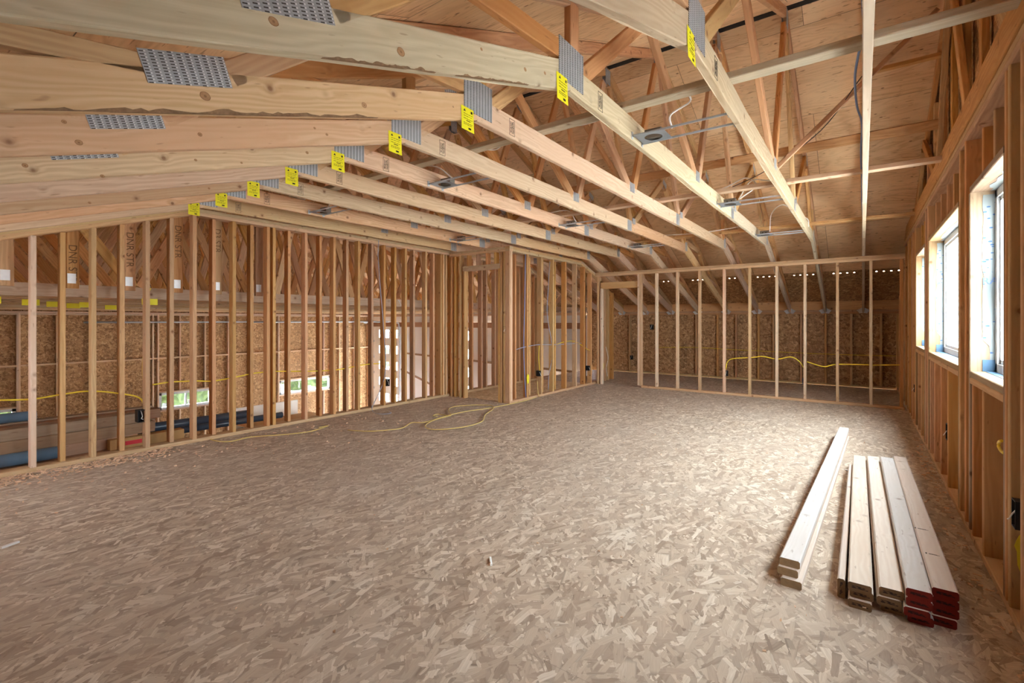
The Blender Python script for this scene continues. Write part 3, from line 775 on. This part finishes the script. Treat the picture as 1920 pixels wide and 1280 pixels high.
# ------------------------------------------------------------------ garage beyond the left wall
GW=[(1.55,2.02),(4.78,6.02),(8.1,9.75)]
GW=[(-.2,2.1),(4.72,5.98),(7.92,9.72)]; gz0,gz1=-1.06,-.62
rects=[];yp=YF
for a,b in GW: rects+=[(yp,ZG,a,4.4),(a,ZG,b,gz0),(a,gz1,b,4.4)]; yp=b
rects.append((yp,ZG,YE+.1,4.4))
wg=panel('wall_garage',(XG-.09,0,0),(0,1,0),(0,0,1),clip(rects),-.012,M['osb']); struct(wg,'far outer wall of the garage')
def G(nm,a,b,w=.089,t=.038,side=(1,0,0),mt='studwhite'): return board(nm,a,b,w,t,side,M[mt],wg)
xw=XG-.045
y=-.9; i=0
while y<11.3:
    inw=[(a,b) for a,b in GW if a-.02<y<b+.02]
    if not inw: G('stud',(xw,y,ZG),(xw,y,1.45))
    else: G('stud',(xw,y,ZG),(xw,y,gz0-.04)); G('stud',(xw,y,gz1+.04),(xw,y,1.45))
    y+=.6096 if True else 0
for a,b in GW:
    for q in (a-.02,b+.02): G('trimmer',(xw,q,ZG),(xw,q,1.45))
    G('rough_sill',(xw,a,gz0-.02),(xw,b,gz0-.02)); G('header',(xw,a,gz1+.02),(xw,b,gz1+.02))
G('blocking',(xw,YF,.30),(xw,YE,.30)); G('top_plate',(xw,YF,1.47),(xw,YE,1.47)); G('top_plate',(xw,YF,1.43),(xw,YE,1.43))
for i,(a,b) in enumerate(GW):
    w=struct(link('window_%d'%(i+5),None,None,None,Matrix.Translation((XG-.08,(a+b)/2,gz0))),'low garage window')
    x0,x1=XG-.11,XG-.02; e=.06
    link('window_frame',mesh_boxes([((x0,a,gz0),(x1,b,gz0+e)),((x0,a,gz1-e),(x1,b,gz1)),((x0,a,gz0),(x1,a+e,gz1)),((x0,b-e,gz0),(x1,b,gz1)),((x0+.02,(a+b)/2-.02,gz0),(x1-.02,(a+b)/2+.02,gz1))]),M['vinyl'],w)
    link('pane',mesh_boxes([((XG-.07,a+e,gz0+e),(XG-.066,b-e,gz1-e))]),M['glass'],w)
    boxo('paper_sticker',(XG-.065,a+e+.03,gz0+e+.01),(XG-.063,a+e+.17,gz0+e+.11),M['paper'],w)
    boxo('paper_sticker',(XG-.065,(a+b)/2+.05,gz0+e+.01),(XG-.063,(a+b)/2+.2,gz0+e+.13),M['paper'],w)
# garage end wall with the sectional door
D0,D1,DT=-14.72,-13.12,1.09
xa,xb=onY(875.5,640,YE).x,onY(882.5,640,YE).x; E0,E1=xa-.42,xa+1.25
X0=XG-.1
we2=panel('wall_garage_end',(X0,YE+.1,0),(1,0,0),(0,0,1),[(0,ZG,D0-X0,1.62),(D0-X0,DT,D1-X0,1.62),(D1-X0,ZG,D1-X0+.3,1.62),(D1-X0+.3,-1.5,E0-X0,1.62),(E0-X0,DT,E1-X0,1.62),(E1-X0,-1.5,8.2,1.62),(8.2,ZG,9.05,1.62)],-.012,M['door']); struct(we2,'end wall of the garage, white lined')  # low gap hidden from the camera, added to let daylight into the garage
board('header',(XG+.05,YE-.02,1.14),(-5.9,YE-.02,1.14),.16,.06,(0,0,1),M['darkwood'],we2)
board('top_plate',(XG,YE+.03,1.46),(-5.9,YE+.03,1.46),.089,.076,(0,1,0),M['studwhite'],we2)
def sect_door(nm,label,a0,a1,cols,nrow):
    dr=struct(link(nm,None,None,None,Matrix.Translation(((a0+a1)/2,YE,ZG))),label); ph=.575
    for r in range(nrow):
        z1=DT-ph*r; z0=z1-ph+.0005; zc1=z1-.146; zc0=zc1-.285
        if r==0: zc1=.944; zc0=.659
        B=[]; xp=a0
        for a,b in cols: B+=[((xp,YE+.02,z0),(a,YE+.06,z1)),((a,YE+.02,z0),(b,YE+.06,zc0)),((a,YE+.02,zc1),(b,YE+.06,z1))]; xp=b
        B.append(((xp,YE+.02,z0),(a1,YE+.06,z1)))
        sct=link('door_section',mesh_boxes(B),M['door'],dr)
        for a,b in cols: link('pane',mesh_boxes([((a,YE+.035,zc0),(b,YE+.04,zc1))]),M['glass'],sct)
        link('hinge',mesh_boxes([((a0+.06,YE+.005,z0-.03),(a0+.10,YE+.02,z0+.05)),((a1-.12,YE+.005,z0-.03),(a1-.07,YE+.02,z0+.05))]),M['gal'],sct)
sect_door('door_1','white sectional garage door with a column of small panes, farther left',D0,D1,[(-14.36,-13.80),(-13.55,-13.34)],6)
sect_door('door_2','white sectional garage door seen through the stair enclosure',E0,E1,[(xa,xb)],5)
lf=boxo('floor',(-5.66,6.07,-.001),(-4.50,8.85,.004),M['osbclean']); struct(lf,'clean sheet floor inside the stair enclosure')
tube('door_track',[(D0-.02,YE-.12,ZG),(D0-.02,YE-.12,.8),(D0-.02,YE-.35,1.20),(D0-.02,YE-1.2,1.24),(D0-.02,3.2,1.24)],.022,M['gal'])
tag(bpy.data.objects['door_track'],'galvanised garage door track running level under the trusses by the far garage wall','track')
tube('door_track',[(D1+.04,YE-.12,ZG),(D1+.04,YE-.12,.8),(D1+.04,YE-.35,1.20),(D1+.04,YE-1.2,1.24),(D1+.04,6.2,1.24)],.022,M['gal'])
tag(bpy.data.objects['door_track.001'],'second galvanised garage door track beside the white panelled door','track')
o=board('ledger_rail',(-13.0,YE-.02,.15),(-6,YE-.02,-.1),.06,.04,(0,0,1),M['darkwood']); tag(o,'thin brown rail across the white garage end wall','rail')
o=board('handrail_board',(-12.9,YE-.2,-.4),(-9,YE-.2,-1.5),.06,.04,(0,0,1),M['darkwood']); tag(o,'dark slanting board below the brown rail in the garage','board')
# garage divider so no sky shows past the end
# garage trusses
def gtruss(x,label):
    t=thing('garage_truss',label,'truss',(x,0,0),'garage roof trusses seen through the studs')
    def bd(name,a,b,w=.089,mt='web'):
        a=V((x,a[0],a[1])); b=V((x,b[0],b[1])); d=(b-a).normalized()
        return board(name,a,b,w,.038,V((1,0,0)).cross(d),M[mt],t)
    bd('bottom_chord',(YF,1.57),(YE,1.57),.12,'plate')
    bd('top_chord',(YF-.05,roofz(YF-.05)-.055),(RY,RZ-.055)); bd('top_chord',(RY,RZ-.055),(YE+.05,roofz(YE+.05)-.055))
    rt=lambda y: roofz(y)-.1
    bs=[.3,1.75,3.2,4.4,6.0,7.2,8.65,10.1]; ts=[-.2,1.1,2.5,3.7,5.2,6.7,7.9,9.3,10.6]
    for i,b in enumerate(bs):
        bd('web',(b-.03,1.63),(ts[i]+.04,rt(ts[i]+.04))); bd('web',(b+.03,1.63),(ts[i+1]-.04,rt(ts[i+1]-.04)))
    m=Matrix((V((0,1,0)),V((0,0,1)),V((1,0,0)))).transposed().to_4x4(); m.translation=V((x+.021,.9,1.50))
    return t
G0=gtruss(-6.12,'first garage truss, just beyond the open stud wall')
for i in range(1,14):
    dup(G0,(-6.12-.6096*i,0,0),'%s garage truss, counted from the open stud wall'%ORD[i])
GT={round(o.matrix_basis.translation.x,2):o for o in bpy.data.objects if o.name.startswith('garage_truss')}
for i,(x,y) in enumerate([(-6.73,.78),(-7.34,1.15),(-7.95,1.45),(-8.56,1.75),(-9.17,2.3),(-6.73,.30),(-6.12,1.86),(-7.34,.72),(-7.95,1.75)]):
    tr=min(GT.values(),key=lambda o:abs(o.matrix_basis.translation.x-x)); WORLD[tr.name]=tr.matrix_basis.copy()
    boxo('warning_tag',(x+.021,y-.07,1.45),(x+.023,y+.07,1.515),M['yellow'],tr)

# stack of beams and pipes on the ledge outside the wall
k=0
for (x,z,w,h,y1) in ((-6.15,.055,.14,.11,1.75),(-6.15,.165,.14,.11,1.9),(-6.30,.055,.14,.11,1.65),(-6.30,.165,.14,.11,1.95),(-6.16,.27,.13,.10,1.8),(-6.45,.28,.12,.10,1.98),(-6.31,.27,.14,.10,2.0)):
    o=board('stored_beam',(x,YF+.15,z),(x,y1,z),w,h,(1,0,0),M['darkwood']); 
    tag(o,['bottom near beam of the brown beam pile beyond the stud wall','beam second from the bottom on the near side of the brown pile','bottom far beam of the brown pile','second beam up on the far side of the brown pile','top near beam of the brown pile','farthest raised beam of the brown pile','top middle beam of the brown pile'][k],'beam','pile of beams beyond the stud wall'); k+=1
tag(tube('pipe',[(-6.04,-.6,.065),(-6.03,1.12,.065)],.055,M['duct'],sides=20,smooth=0),'short blue-grey pipe end on the ledge behind the first stud','pipe')
tag(tube('pipe',[(-6.50,-.6,.375),(-6.44,1.05,.375)],.045,M['duct'],sides=20,smooth=0),'blue-grey pipe lying on top of the beam pile at the left edge','pipe')
tag(tube('pipe',[(-6.62,1.2,.057),(-6.52,3.05,.057)],.055,M['abs'],sides=24,smooth=0),'thick black pipe sticking out past the beam pile','pipe')
tag(tube('pipe',[(-6.25,2.02,.04),(-6.20,3.35,.04)],.038,M['abs'],sides=20,smooth=0),'thinner black pipe below the thick one','pipe')
lab=boxo('carton',(-6.10,1.50,.0),(-5.99,2.14,.10),M['card']); tag(lab,'long carton with a red label by the beam pile','box')
boxo('red_label',(-5.991,1.62,.03),(-5.988,1.76,.07),M['redp'],lab)
# things on the garage floor
o=boxo('cardboard_box',(-12.6,5.9,ZG),(-11.4,7.6,-1.28),M['card'],bev=.01); tag(o,'brown cardboard box low in the garage below the window','box')
for a,b in (((-12.6,5.88),(-11.4,5.9)),): boxo('flap',(-12.6,5.6,-1.30),(-11.4,5.9,-1.285),M['card'],o)
o=boxo('wallboard_sheet',(-12.9,5.6,ZG),(-12.85,7.4,-.95),M['paper']); tag(o,'white panel leaning below the garage window','panel')
o=boxo('red_tool_case',(-12.2,8.2,ZG),(-11.7,9.3,-1.55),M['redp'],bev=.02); tag(o,'red case at the foot of the garage wall','case')
o=board('ladder_rail',(-10.6,10.9,-2.5),(-10.4,11.2,-.6),.09,.04,(1,0,0),M['darkwood']); tag(o,'dark upright plank by the white garage end wall','plank')

# outside: hedge behind the garage windows
def hedge(x,y0,y1,z0,z1,label,seed):
    bm=bmesh.new(); bmesh.ops.create_icosphere(bm,subdivisions=5,radius=1)
    for v in bm.verts:
        p=v.co.copy(); n=noise.noise(p*3+V((seed,0,0)))*.25+noise.noise(p*9+V((seed,3,0)))*.13+noise.noise(p*24)*.06
        v.co=p*(1+n); v.co.x*=1.6; v.co.y*=(y1-y0)/2; v.co.z*=(z1-z0)/2
    me=bpy.data.meshes.new('hedge'); bm.to_mesh(me); bm.free()
    tag(link('shrub',me,M['leaf'],None,Matrix.Translation((x,(y0+y1)/2,(z0+z1)/2))),label,'shrub')
hedge(-20,-2.5,3.3,-3,2.0,'green shrub outside the left garage window',1)
hedge(-20.5,4.4,9.0,-3,2.0,'green shrub outside the middle garage window',2)
hedge(-20,10.0,16.0,-3,2.0,'green shrub outside the right garage window',3)

# ------------------------------------------------------------------ loose lumber
def lumber(label,x0,y0,x1,y1,z,mat,end,w=.089,t=.038,grp='boards in the lumber piles',edge=False):
    a=V((x0,y0,z)); b=V((x1,y1,z))
    o=board('lumber_board',a,b,w,t,(1,0,0) if not edge else (0,0,1),M[mat],None,ch=.006)
    me=o.data; me.materials.append(M[end]); 
    for p in me.polygons:
        if len(p.vertices)==8: p.material_index=1
    return tag(o,label,'board',grp)
for i,(dx,dy,dw) in enumerate(((.012,-.03,.0),(-.006,.0,0),(.0,.02,0))):
    lumber(['bottom','middle','top'][i]+' board of the slim three-high pile on the left',-.288+dx,2.69+dy,-.160+dx*.4,6.38+dy,.019+.038*i,'white2' if i==2 else 'white','endl',grp='slim pile of three boards')
cols=[(-.008,2.63,-.02,5.15,3,'white','endg','leftmost'),(.104,2.66,.078,5.19,3,'white','endg','second'),(.194,2.63,.166,5.05,4,'white2','red','third'),(.284,2.70,.253,5.14,4,'white','red','rightmost')]
lv={3:['bottom','middle','top'],4:['bottom','second','third','top']}
offs=[(0,0),(.006,.02),(-.008,-.012),(.0,.0)]
for (xa,ya,xb,yb_,n,mt,en,nm) in cols:
    for i in range(n):
        dx,dy=offs[(i+int(xa*50))%4] if i<n-1 else (0,0)
        lumber(f'{lv[n][i]} board, {nm} column of the wide pile'+(', red painted end' if en=='red' else ', brown end'),xa+dx,ya+dy+.01,xb+dx,yb_+dy,.019+.038*i,mt,en,.0865,grp='wide pile of boards')
lumber('board on edge against the left side of the wide pile',-.078,2.70,-.075,4.9,.0445,'white','endg',.089,.03,'wide pile of boards',True)
for q in ((.235,3.4),(.30,3.02)):
    pass
bst=bpy.data.objects['lumber_board']
def topmark(x,y,w): 
    m=Matrix.Translation((x,y,.1523)); 
    o=[o for o in bpy.data.objects if o.get('label','').startswith('top board, rightmost')][0]
    link('grade_mark',mesh_boxes([((0,0,0),(w,.003,.0005)),((0,.006,0),(w*.8,.008,.0005)),((-.012,-.002,0),(-.006,.012,.0005))]),M['ink'],o,m)
topmark(.245,3.42,.045); topmark(.262,3.08,.04)

# ------------------------------------------------------------------ recessed-light brackets
def can_mesh():
    bm=bmesh.new(); n=24; R_=.055; hx,hy=.095,.095; ring=[];sq=[]
    for i in range(n):
        t=2*math.pi*i/n;c_,s_=math.cos(t),math.sin(t);k=max(abs(c_),abs(s_))
        ring.append(bm.verts.new((R_*c_,R_*s_,0))); sq.append(bm.verts.new((hx*c_/k,hy*s_/k,0)))
    for i in range(n): bm.faces.new((sq[i],sq[(i+1)%n],ring[(i+1)%n],ring[i]))
    bmesh.ops.solidify(bm,geom=bm.faces[:],thickness=.0015)
    me=bpy.data.meshes.new('can'); bm.to_mesh(me); bm.free(); return me
def bracket(x,y,label,loc):
    t=thing('light_bracket',label,'light fixture',(x,y,2.455),'recessed light brackets between trusses')
    B=V((x,y,2.455))
    link('mounting_plate',can_mesh(),M['gal'],t,Matrix.Translation(B+V((.108,.0,-.004))))
    for yy in (-.085,.085):
        hb=link('hanger_bar',mesh_boxes([((.0,-.003,-.006),(.57,.003,.006)),((.0,-.012,-.02),(.003,.012,.025)),((.567,-.012,-.02),(.57,.012,.025))]),M['gal'],t,Matrix.Translation(B+V((0,yy,0))))
    bx=boxo('junction_box',B+V((.04,.02,.004)),B+V((.15,.085,.062)),M['galdark'],t,bev=.003)
    link('knockout',mesh_boxes([((-.006,-.0015,-.006),(.006,0,.006)),((.034,-.0015,-.006),(.046,0,.006))]),M['black'],bx,Matrix.Translation(B+V((.075,.0195,.035))))
    return t
rows={3.0:'near',5.2:'middle',7.35:'far'}
b0=None
for kk,side in ((2,'right-hand'),(5,'centre'),(8,'left-hand')):
    for y,nm in rows.items():
        if kk==8 and y>6: continue
        lb=f'{nm} metal light bracket in the {side} row between trusses'
        if b0 is None: b0=bracket(TX(kk)+.0205,y,lb,None)
        else: dup(b0,(TX(kk)+.0205,y,2.455),lb)
# ------------------------------------------------------------------ electrical boxes
def ebox(p,label,axis='x',mat='black',s=1):
    w,h,d=.05*s,.095*s,.07*s
    t=thing('electrical_box',label,'electrical box',p,'electrical boxes on studs')
    p=V(p)
    def bx(lo,hi,nm,mt,par=t):
        L=[((lo[0],lo[1],lo[2]),(hi[0],hi[1],hi[2]))]; return L[0]
    if axis=='y': # opening faces -Y
        L=[((-w/2,0,-h/2),(w/2,d,-h/2+.004)),((-w/2,0,h/2-.004),(w/2,d,h/2)),((-w/2,0,-h/2),(-w/2+.003,d,h/2)),((w/2-.003,0,-h/2),(w/2,d,h/2)),((-w/2,d-.003,-h/2),(w/2,d,h/2))]
        cab=[p+V((0,.04,h/2)),p+V((.004,.0,0)),p+V((-.008,-.012,-.02)),p+V((.006,-.016,-.03))]
    elif axis=='x': # opening faces +X
        L=[((-d,-w/2,-h/2),(0,w/2,-h/2+.004)),((-d,-w/2,h/2-.004),(0,w/2,h/2)),((-d,-w/2,-h/2),(0,-w/2+.003,h/2)),((-d,w/2-.003,-h/2),(0,w/2,h/2)),((-d,-w/2,-h/2),(-d+.003,w/2,h/2))]
        cab=[p+V((-.04,0,h/2)),p+V((0,.004,0)),p+V((.012,-.008,-.02)),p+V((.016,.006,-.03))]
    else: # opening faces -X
        L=[((0,-w/2,-h/2),(d,w/2,-h/2+.004)),((0,-w/2,h/2-.004),(d,w/2,h/2)),((0,-w/2,-h/2),(d,-w/2+.003,h/2)),((0,w/2-.003,-h/2),(d,w/2,h/2)),((d-.003,-w/2,-h/2),(d,w/2,h/2))]
        cab=[p+V((.04,0,h/2)),p+V((0,.004,0)),p+V((-.012,-.008,-.02)),p+V((-.016,.006,-.03))]
    link('box_shell',mesh_boxes(L),M[mat],t,Matrix.Translation(p))
    tube('wire_tail',cab,.003,M['wcable'],t,6)
    return t
ebox(onX(266,780,-5.70),'metal-faced outlet box with white wire tails on the fifth stud of the open wall','x',s=1.25)
ebox(onY(1361,700,8.93),'black outlet box on the far wall where the yellow cable ends, white wires','y','black')
ebox(onY(1508,715,8.93),'blue outlet box on the far wall beside a whitish stud','y','bluebox')
ebox(onX(728,717,-5.71),'black outlet box in front of the garage door panes','x',s=1.1)
ebox(onY(946,618,YS+.0),'black switch box on the stair enclosure corner','y','black',1.1)
ebox(onX(1013,700,XS-.005),'black outlet box low on the stair enclosure wall','x')
ebox(onX(1105,690,XS-.005),'small black box at the far end of the stair enclosure wall','x')
ebox(onY(1183,670,YE-.01),'black box on the low outer wall seen through the doorway','y')
ebox(onY(1221,613,8.955),'black switch box on a far wall stud just right of the doorway','y')
ebox((XR+.004,4.96,.43),'black outlet box on the window wall beneath the middle window','-x',s=1.3)
ebox((XR+.004,2.93,.46),'nearest black outlet box, at the right edge of the picture','-x',s=1.25)
ebox((XR+.01,7.9,.43),'distant black outlet box on the window wall near the far corner','-x')

# ------------------------------------------------------------------ cables
def cable(label,pts,r,mat,name='cable'): return tag(tube(name,pts,r,M[mat]),label,'cable')
cable('yellow cable threaded through the open stud wall, left stretch',[onX(u,v,-5.775) for u,v in ((-40,752),(0,750),(60,748),(117,739),(170,733),(228,738),(262,746),(272,765))],.0075,'ycable')
cable('yellow cable threaded through the open stud wall, right stretch',[onX(u,v,-5.775) for u,v in ((286,721),(321,716),(364,714),(400,714),(440,707),(480,699),(520,696),(573,696),(620,694),(650,690),(673,685),(697,682),(720,681))],.0075,'ycable')
cable('pair of yellow cables running down the fifth stud to its box',[onX(u,v,-5.80) for u,v in ((282,540),(275,560),(272,620),(268,690),(271,740),(268,770))],.008,'ycable')
cable('yellow cable draped between the far wall studs, left stretch',[onY(u,v,8.945) for u,v in ((1361,692),(1364,678),(1376,672),(1410,670),(1430,668),(1457,673),(1482,669),(1497,676),(1507,690),(1508,708))],.008,'ycable')
cable('yellow cable running straight to the right end of the far wall',[onY(u,v,8.945) for u,v in ((1513,678),(1535,685),(1548,687),(1566,683),(1600,683),(1640,684),(1690,684))],.008,'ycable')
cable('thin yellow cable along the low outer wall behind the far studs',[onY(u,v,11.37) for u,v in ((1232,651),(1300,651),(1370,655),(1450,659),(1560,664),(1680,667))],.006,'ycable')
fz=.006
cable('dusty yellow cable on the floor beside the bottom plate of the open wall',[onZ(u,v,fz) for u,v in ((405,815),(385,817),(404,826),(433,827),(469,819),(524,815),(579,809),(615,798),(598,801))],.006,'ycabledust')
cable('dusty yellow cable crossing the floor to the stair enclosure',[onZ(u,v,fz) for u,v in ((652,806),(690,808),(725,806),(754,802),(772,792),(797,791),(845,777),(880,770),(921,764),(980,752),(1012,742),(1019,737))]+[V((XS+.03,6.75,.03)),V((XS-.02,6.78,.3))],.006,'ycabledust')
cable('looped dusty yellow cable lying on the floor before the stair enclosure',[onZ(u,v,fz+.011) for u,v in ((820,780),(812,779),(822,776),(845,779),(841,768),(852,762),(889,759),(920,760),(925,766),(910,777),(903,790),(870,800),(816,805),(797,799),(812,788),(845,778.5))],.006,'ycabledust')
cable('thin grey cable trailing from the open wall onto the floor',[onX(697,760,-5.66),onZ(700,772,fz),onZ(715,776,fz),onZ(733,774,fz),onZ(728,770,fz)],.004,'gcable')
cable('grey cable hanging down the open stud wall from its top plate',[onX(u,v,-5.67) for u,v in ((710,450),(709,480),(713,540),(718,600),(722,700),(697,765))],.005,'gcable')
cable('white cable arching down beside the garage door',[onX(u,v,-5.80) for u,v in ((747,562),(755,580),(758,610),(756,660),(755,720),(753,745))],.006,'wcable')
cable('blue cable hanging inside the stair enclosure wall, left one',[onX(u,v,XS-.03) for u,v in ((985,475),(984,560),(982,640),(983,690),(986,745))],.007,'bcable')
cable('blue-grey cable hanging inside the stair enclosure wall, right one',[onX(u,v,XS-.03) for u,v in ((1031,490),(1028,540),(1026,590),(1034,640),(1035,670),(1029,705),(1028,730))],.006,'gcable')
cable('yellow cable dropping to the black box on the stair enclosure wall',[onX(u,v,XS-.02) for u,v in ((1011,648),(1010,670),(1012,695))],.006,'ycable')
cable('yellow cable threaded along the stair enclosure studs',[onX(u,v,XS-.03) for u,v in ((1043,646),(1057,641),(1078,640),(1104,656),(1108,650))],.006,'ycable')
cable('grey cable threaded along the stair enclosure studs',[onX(u,v,XS-.03) for u,v in ((968,655),(985,650),(1010,646),(1040,646),(1090,643))],.006,'gcable')
cable('white wires hanging beside the doorway jamb',[onX(u,v,-4.40) for u,v in ((1136,650),(1140,670),(1137,690),(1139,705))],.005,'wcable')
zc=ZC+.19
cable('blue cable running along the truss nearest the windows',[onZ(u,v,2.60) for u,v in ((1618,-40),(1618,10),(1620,60),(1609,105),(1603,150),(1607,200),(1616,232),(1614,290),(1616,340),(1616,380),(1619,430))],.006,'bcable')
cable('thin black wire strung across under the roof',[(-.0,5.1,3.38),(-.3,5.15,3.0),(-.75,5.25,2.75),(-1.1,5.3,2.64)],.004,'kcable')
cable('white cable over the near brace ending in the right near bracket',[onZ(u,v,2.64) for u,v in ((1000,247),(1040,240),(1100,232),(1150,213),(1200,190),(1250,172),(1282,172),(1294,190))]+[V((-.96,2.99,2.56)),V((-.97,3.05,2.50))],.006,'wcable')
cable('white cable dipping behind the truss chords toward the near brace',[onZ(u,v,2.64) for u,v in ((885,286),(905,280),(930,280),(948,265),(960,262))],.006,'wcable')
cable('white cable looping over the right middle bracket',[(-2.0,5.28,2.62),(-1.5,5.3,2.62),(-1.15,5.26,2.64),(-.95,5.3,2.72),(-.85,5.28,2.62),(-1.0,5.24,2.50)],.006,'wcable')
cable('second white loop above the right middle bracket',[(-1.0,5.24,2.50),(-.9,5.3,2.68),(-.75,5.3,2.66),(-.6,5.28,2.62)],.006,'wcable')
cable('white cable arch over the right far bracket',[(-1.02,7.39,2.50),(-1.0,7.42,2.75),(-.86,7.42,2.85),(-.7,7.42,2.70),(-.58,7.42,2.62),(-.57,7.42,2.52)],.006,'wcable')
cable('white cable sagging across the far brace',[(-2.9,7.6,2.66),(-2.4,7.6,2.63),(-1.9,7.6,2.62),(-1.3,7.6,2.66)],.006,'wcable')
cable('white cable feeding the centre near bracket',[(-4.0,2.9,2.63),(-3.5,2.95,2.66),(-3.0,2.95,2.62),(-2.83,3.03,2.50)],.006,'wcable')
cable('white cable feeding the centre middle bracket',[(-3.6,5.25,2.62),(-3.0,5.25,2.66),(-2.84,5.24,2.50)],.006,'wcable')
cable('white cable loops above the left near bracket',[(-5.0,2.95,2.62),(-4.75,2.95,2.68),(-4.5,2.97,2.62),(-4.68,3.04,2.50)],.006,'wcable')

cable('short yellow cable loop poking from a stud below the nearest window',[onX(u,v,XR+.02) for u,v in ((1878,826),(1873,829),(1873,838),(1878,846),(1884,850))],.007,'ycable')
# yellow paint splashes on studs
def splash(p,ax,label,w=.07,h=.12):
    bm=bmesh.new(); n=18; vs=[]
    for i in range(n):
        t=2*math.pi*i/n; r=1+.2*noise.noise(V((math.cos(t)*2,math.sin(t)*2,p[0])))
        yv=math.sin(t)*r; 
        if yv<-.6 : yv*=1.7
        vs.append(bm.verts.new((math.cos(t)*r*w/2,yv*h/2,0)))
    bm.faces.new(vs); me=bpy.data.meshes.new('splash'); bm.to_mesh(me); bm.free()
    ux=V((1,0,0)) if ax=='y' else V((0,1,0)); uy=V((0,0,1))
    m=Matrix((ux,uy,ux.cross(uy))).transposed().to_4x4(); m.translation=V(p)
    o=link('paint_mark',me,M['ypaint'],None,m); md=o.modifiers.new('t','SOLIDIFY'); md.thickness=.001
    return tag(o,label,'paint mark')
splash(onX(990,708,XS+.002),'x','yellow paint splash on a stair enclosure stud near the floor')
splash(onX(1131,684,-4.262),'x','yellow paint splash inside the doorway')
splash((XR+.05,4.93,.33),'y','yellow paint under the outlet box below the middle window')
splash((XR+.05,2.935,.32),'y','yellow paint drip under the nearest outlet box',.08,.14)

# ------------------------------------------------------------------ debris
def shavings(name,n,fn,label,seed,size=(.010,.036)):
    rr=random.Random(seed); vs=[];fs=[]
    for i in range(n):
        x,y=fn(rr); a=rr.uniform(0,6.28); L=rr.uniform(*size); w=L*rr.uniform(.15,.5); z=.003+rr.random()*.012
        c,s=math.cos(a),math.sin(a); k=len(vs); cur=rr.uniform(.0,.012)
        for (p,q,zz) in ((-L/2,-w/2,0),(L/2,-w/2,0),(L/2,w/2,cur),(-L/2,w/2,cur*.5),(-L/2,-w/2,.004),(L/2,-w/2,.004),(L/2,w/2,cur+.003),(-L/2,w/2,cur*.5+.003)):
            vs.append((x+p*c-q*s,y+p*s+q*c,z+zz))
        for f in ((0,3,2,1),(4,5,6,7),(0,1,5,4),(1,2,6,5),(2,3,7,6),(3,0,4,7)): fs.append(tuple(k+j for j in f))
    me=bpy.data.meshes.new(name); me.from_pydata(vs,[],fs); me.update()
    return tag(link(name,me,M['shav']),label,'wood shavings',kind='stuff')
shavings('wood_shavings',620,lambda r:(-5.63+abs(r.gauss(0,.16)),.55+r.random()**1.4*1.3+r.gauss(0,.05)),'pile of wood shavings on the floor along the open stud wall',1)
shavings('wood_shavings',150,lambda r:(XL+.2+abs(r.gauss(0,.5)),.6+r.random()*3.5),'scattered wood chips on the floor near the open stud wall',2,(.006,.025))
shavings('wood_shavings',260,lambda r:(XR-.02-abs(r.gauss(0,.07)) if r.random()<.5 else XR+r.random()*.12,2.3+r.random()*4.5),'sawdust chips along the foot of the window wall',3,(.006,.035))
shavings('wood_shavings',260,lambda r:(-5+r.random()*5.4,1+r.random()*7.5),'tiny wood chips scattered over the middle of the floor',4,(.004,.014))
o=board('wood_scrap',onZ(919,1045,.006),onZ(921,1059,.006),.012,.01,(1,0,0),M['paper']); tag(o,'small whitish stick lying alone in the middle of the floor','scrap')
o=board('wood_scrap',(-.118,5.02,.006),(-.07,5.0,.006),.02,.008,(0,1,0),M['paper']); tag(o,'small white chip on the floor between the two lumber piles','scrap')
o=board('wood_scrap',onZ(1,1027,.008),onZ(35,1015,.008),.02,.012,(0,1,0),M['white2']); tag(o,'pale sliver of wood on the floor at the left edge','scrap')

# ------------------------------------------------------------------ light
w=bpy.data.worlds.new('World'); sc.world=w; w.use_nodes=True; nt=w.node_tree; bg=nt.nodes['Background']
tc=N(nt,'ShaderNodeTexCoord').outputs['Generated']
z=SEP(nt,tc)[2]
nt.links.new(RAMP(nt,z,[(.35,(.80,.88,.97)),(.6,(.82,.91,1.0))]),bg.inputs['Color']); bg.inputs['Strength'].default_value=14.0
def portal(c,sx,sy,rot):
    L=bpy.data.lights.new('window_portal','AREA'); L.shape='RECTANGLE'; L.size=sx; L.size_y=sy; L.cycles.is_portal=True
    o=bpy.data.objects.new('window_portal',L); C.objects.link(o); o.location=c; o.rotation_euler=rot; return o
for a,b in WIN: portal((.69,(a+b)/2,(ZS+ZH)/2),ZH-ZS,b-a,(0,math.pi/2,0))
portal((-4.75,YF-.03,1.135),.9,.37,(math.pi/2,0,math.pi))  # portal for the added opening behind the camera
for a,b in GW: portal((XG-.13,(a+b)/2,(gz0+gz1)/2),gz1-gz0,b-a,(0,-math.pi/2,0))

# ------------------------------------------------------------------ camera
cam=bpy.data.cameras.new('camera'); co=bpy.data.objects.new('camera',cam); C.objects.link(co)
cam.sensor_width=36; cam.lens=F_/1920*36; cam.shift_y=-(640-V0)/1920; cam.clip_start=.02; cam.clip_end=300
co.location=(0,0,H_); co.rotation_euler=(math.pi/2,0,A_)
sc.camera=co
sc.view_settings.view_transform='Standard'; sc.view_settings.look='None'; sc.view_settings.gamma=1; sc.view_settings.exposure=1.6
sc.view_settings.use_curve_mapping=False
try:
    sc.cycles.max_bounces=10; sc.cycles.diffuse_bounces=7; sc.cycles.use_adaptive_sampling=True; sc.cycles.adaptive_threshold=.05; sc.cycles.transparent_max_bounces=16; sc.cycles.use_denoising=True
    sc.cycles.sample_clamp_indirect=10
except Exception: pass
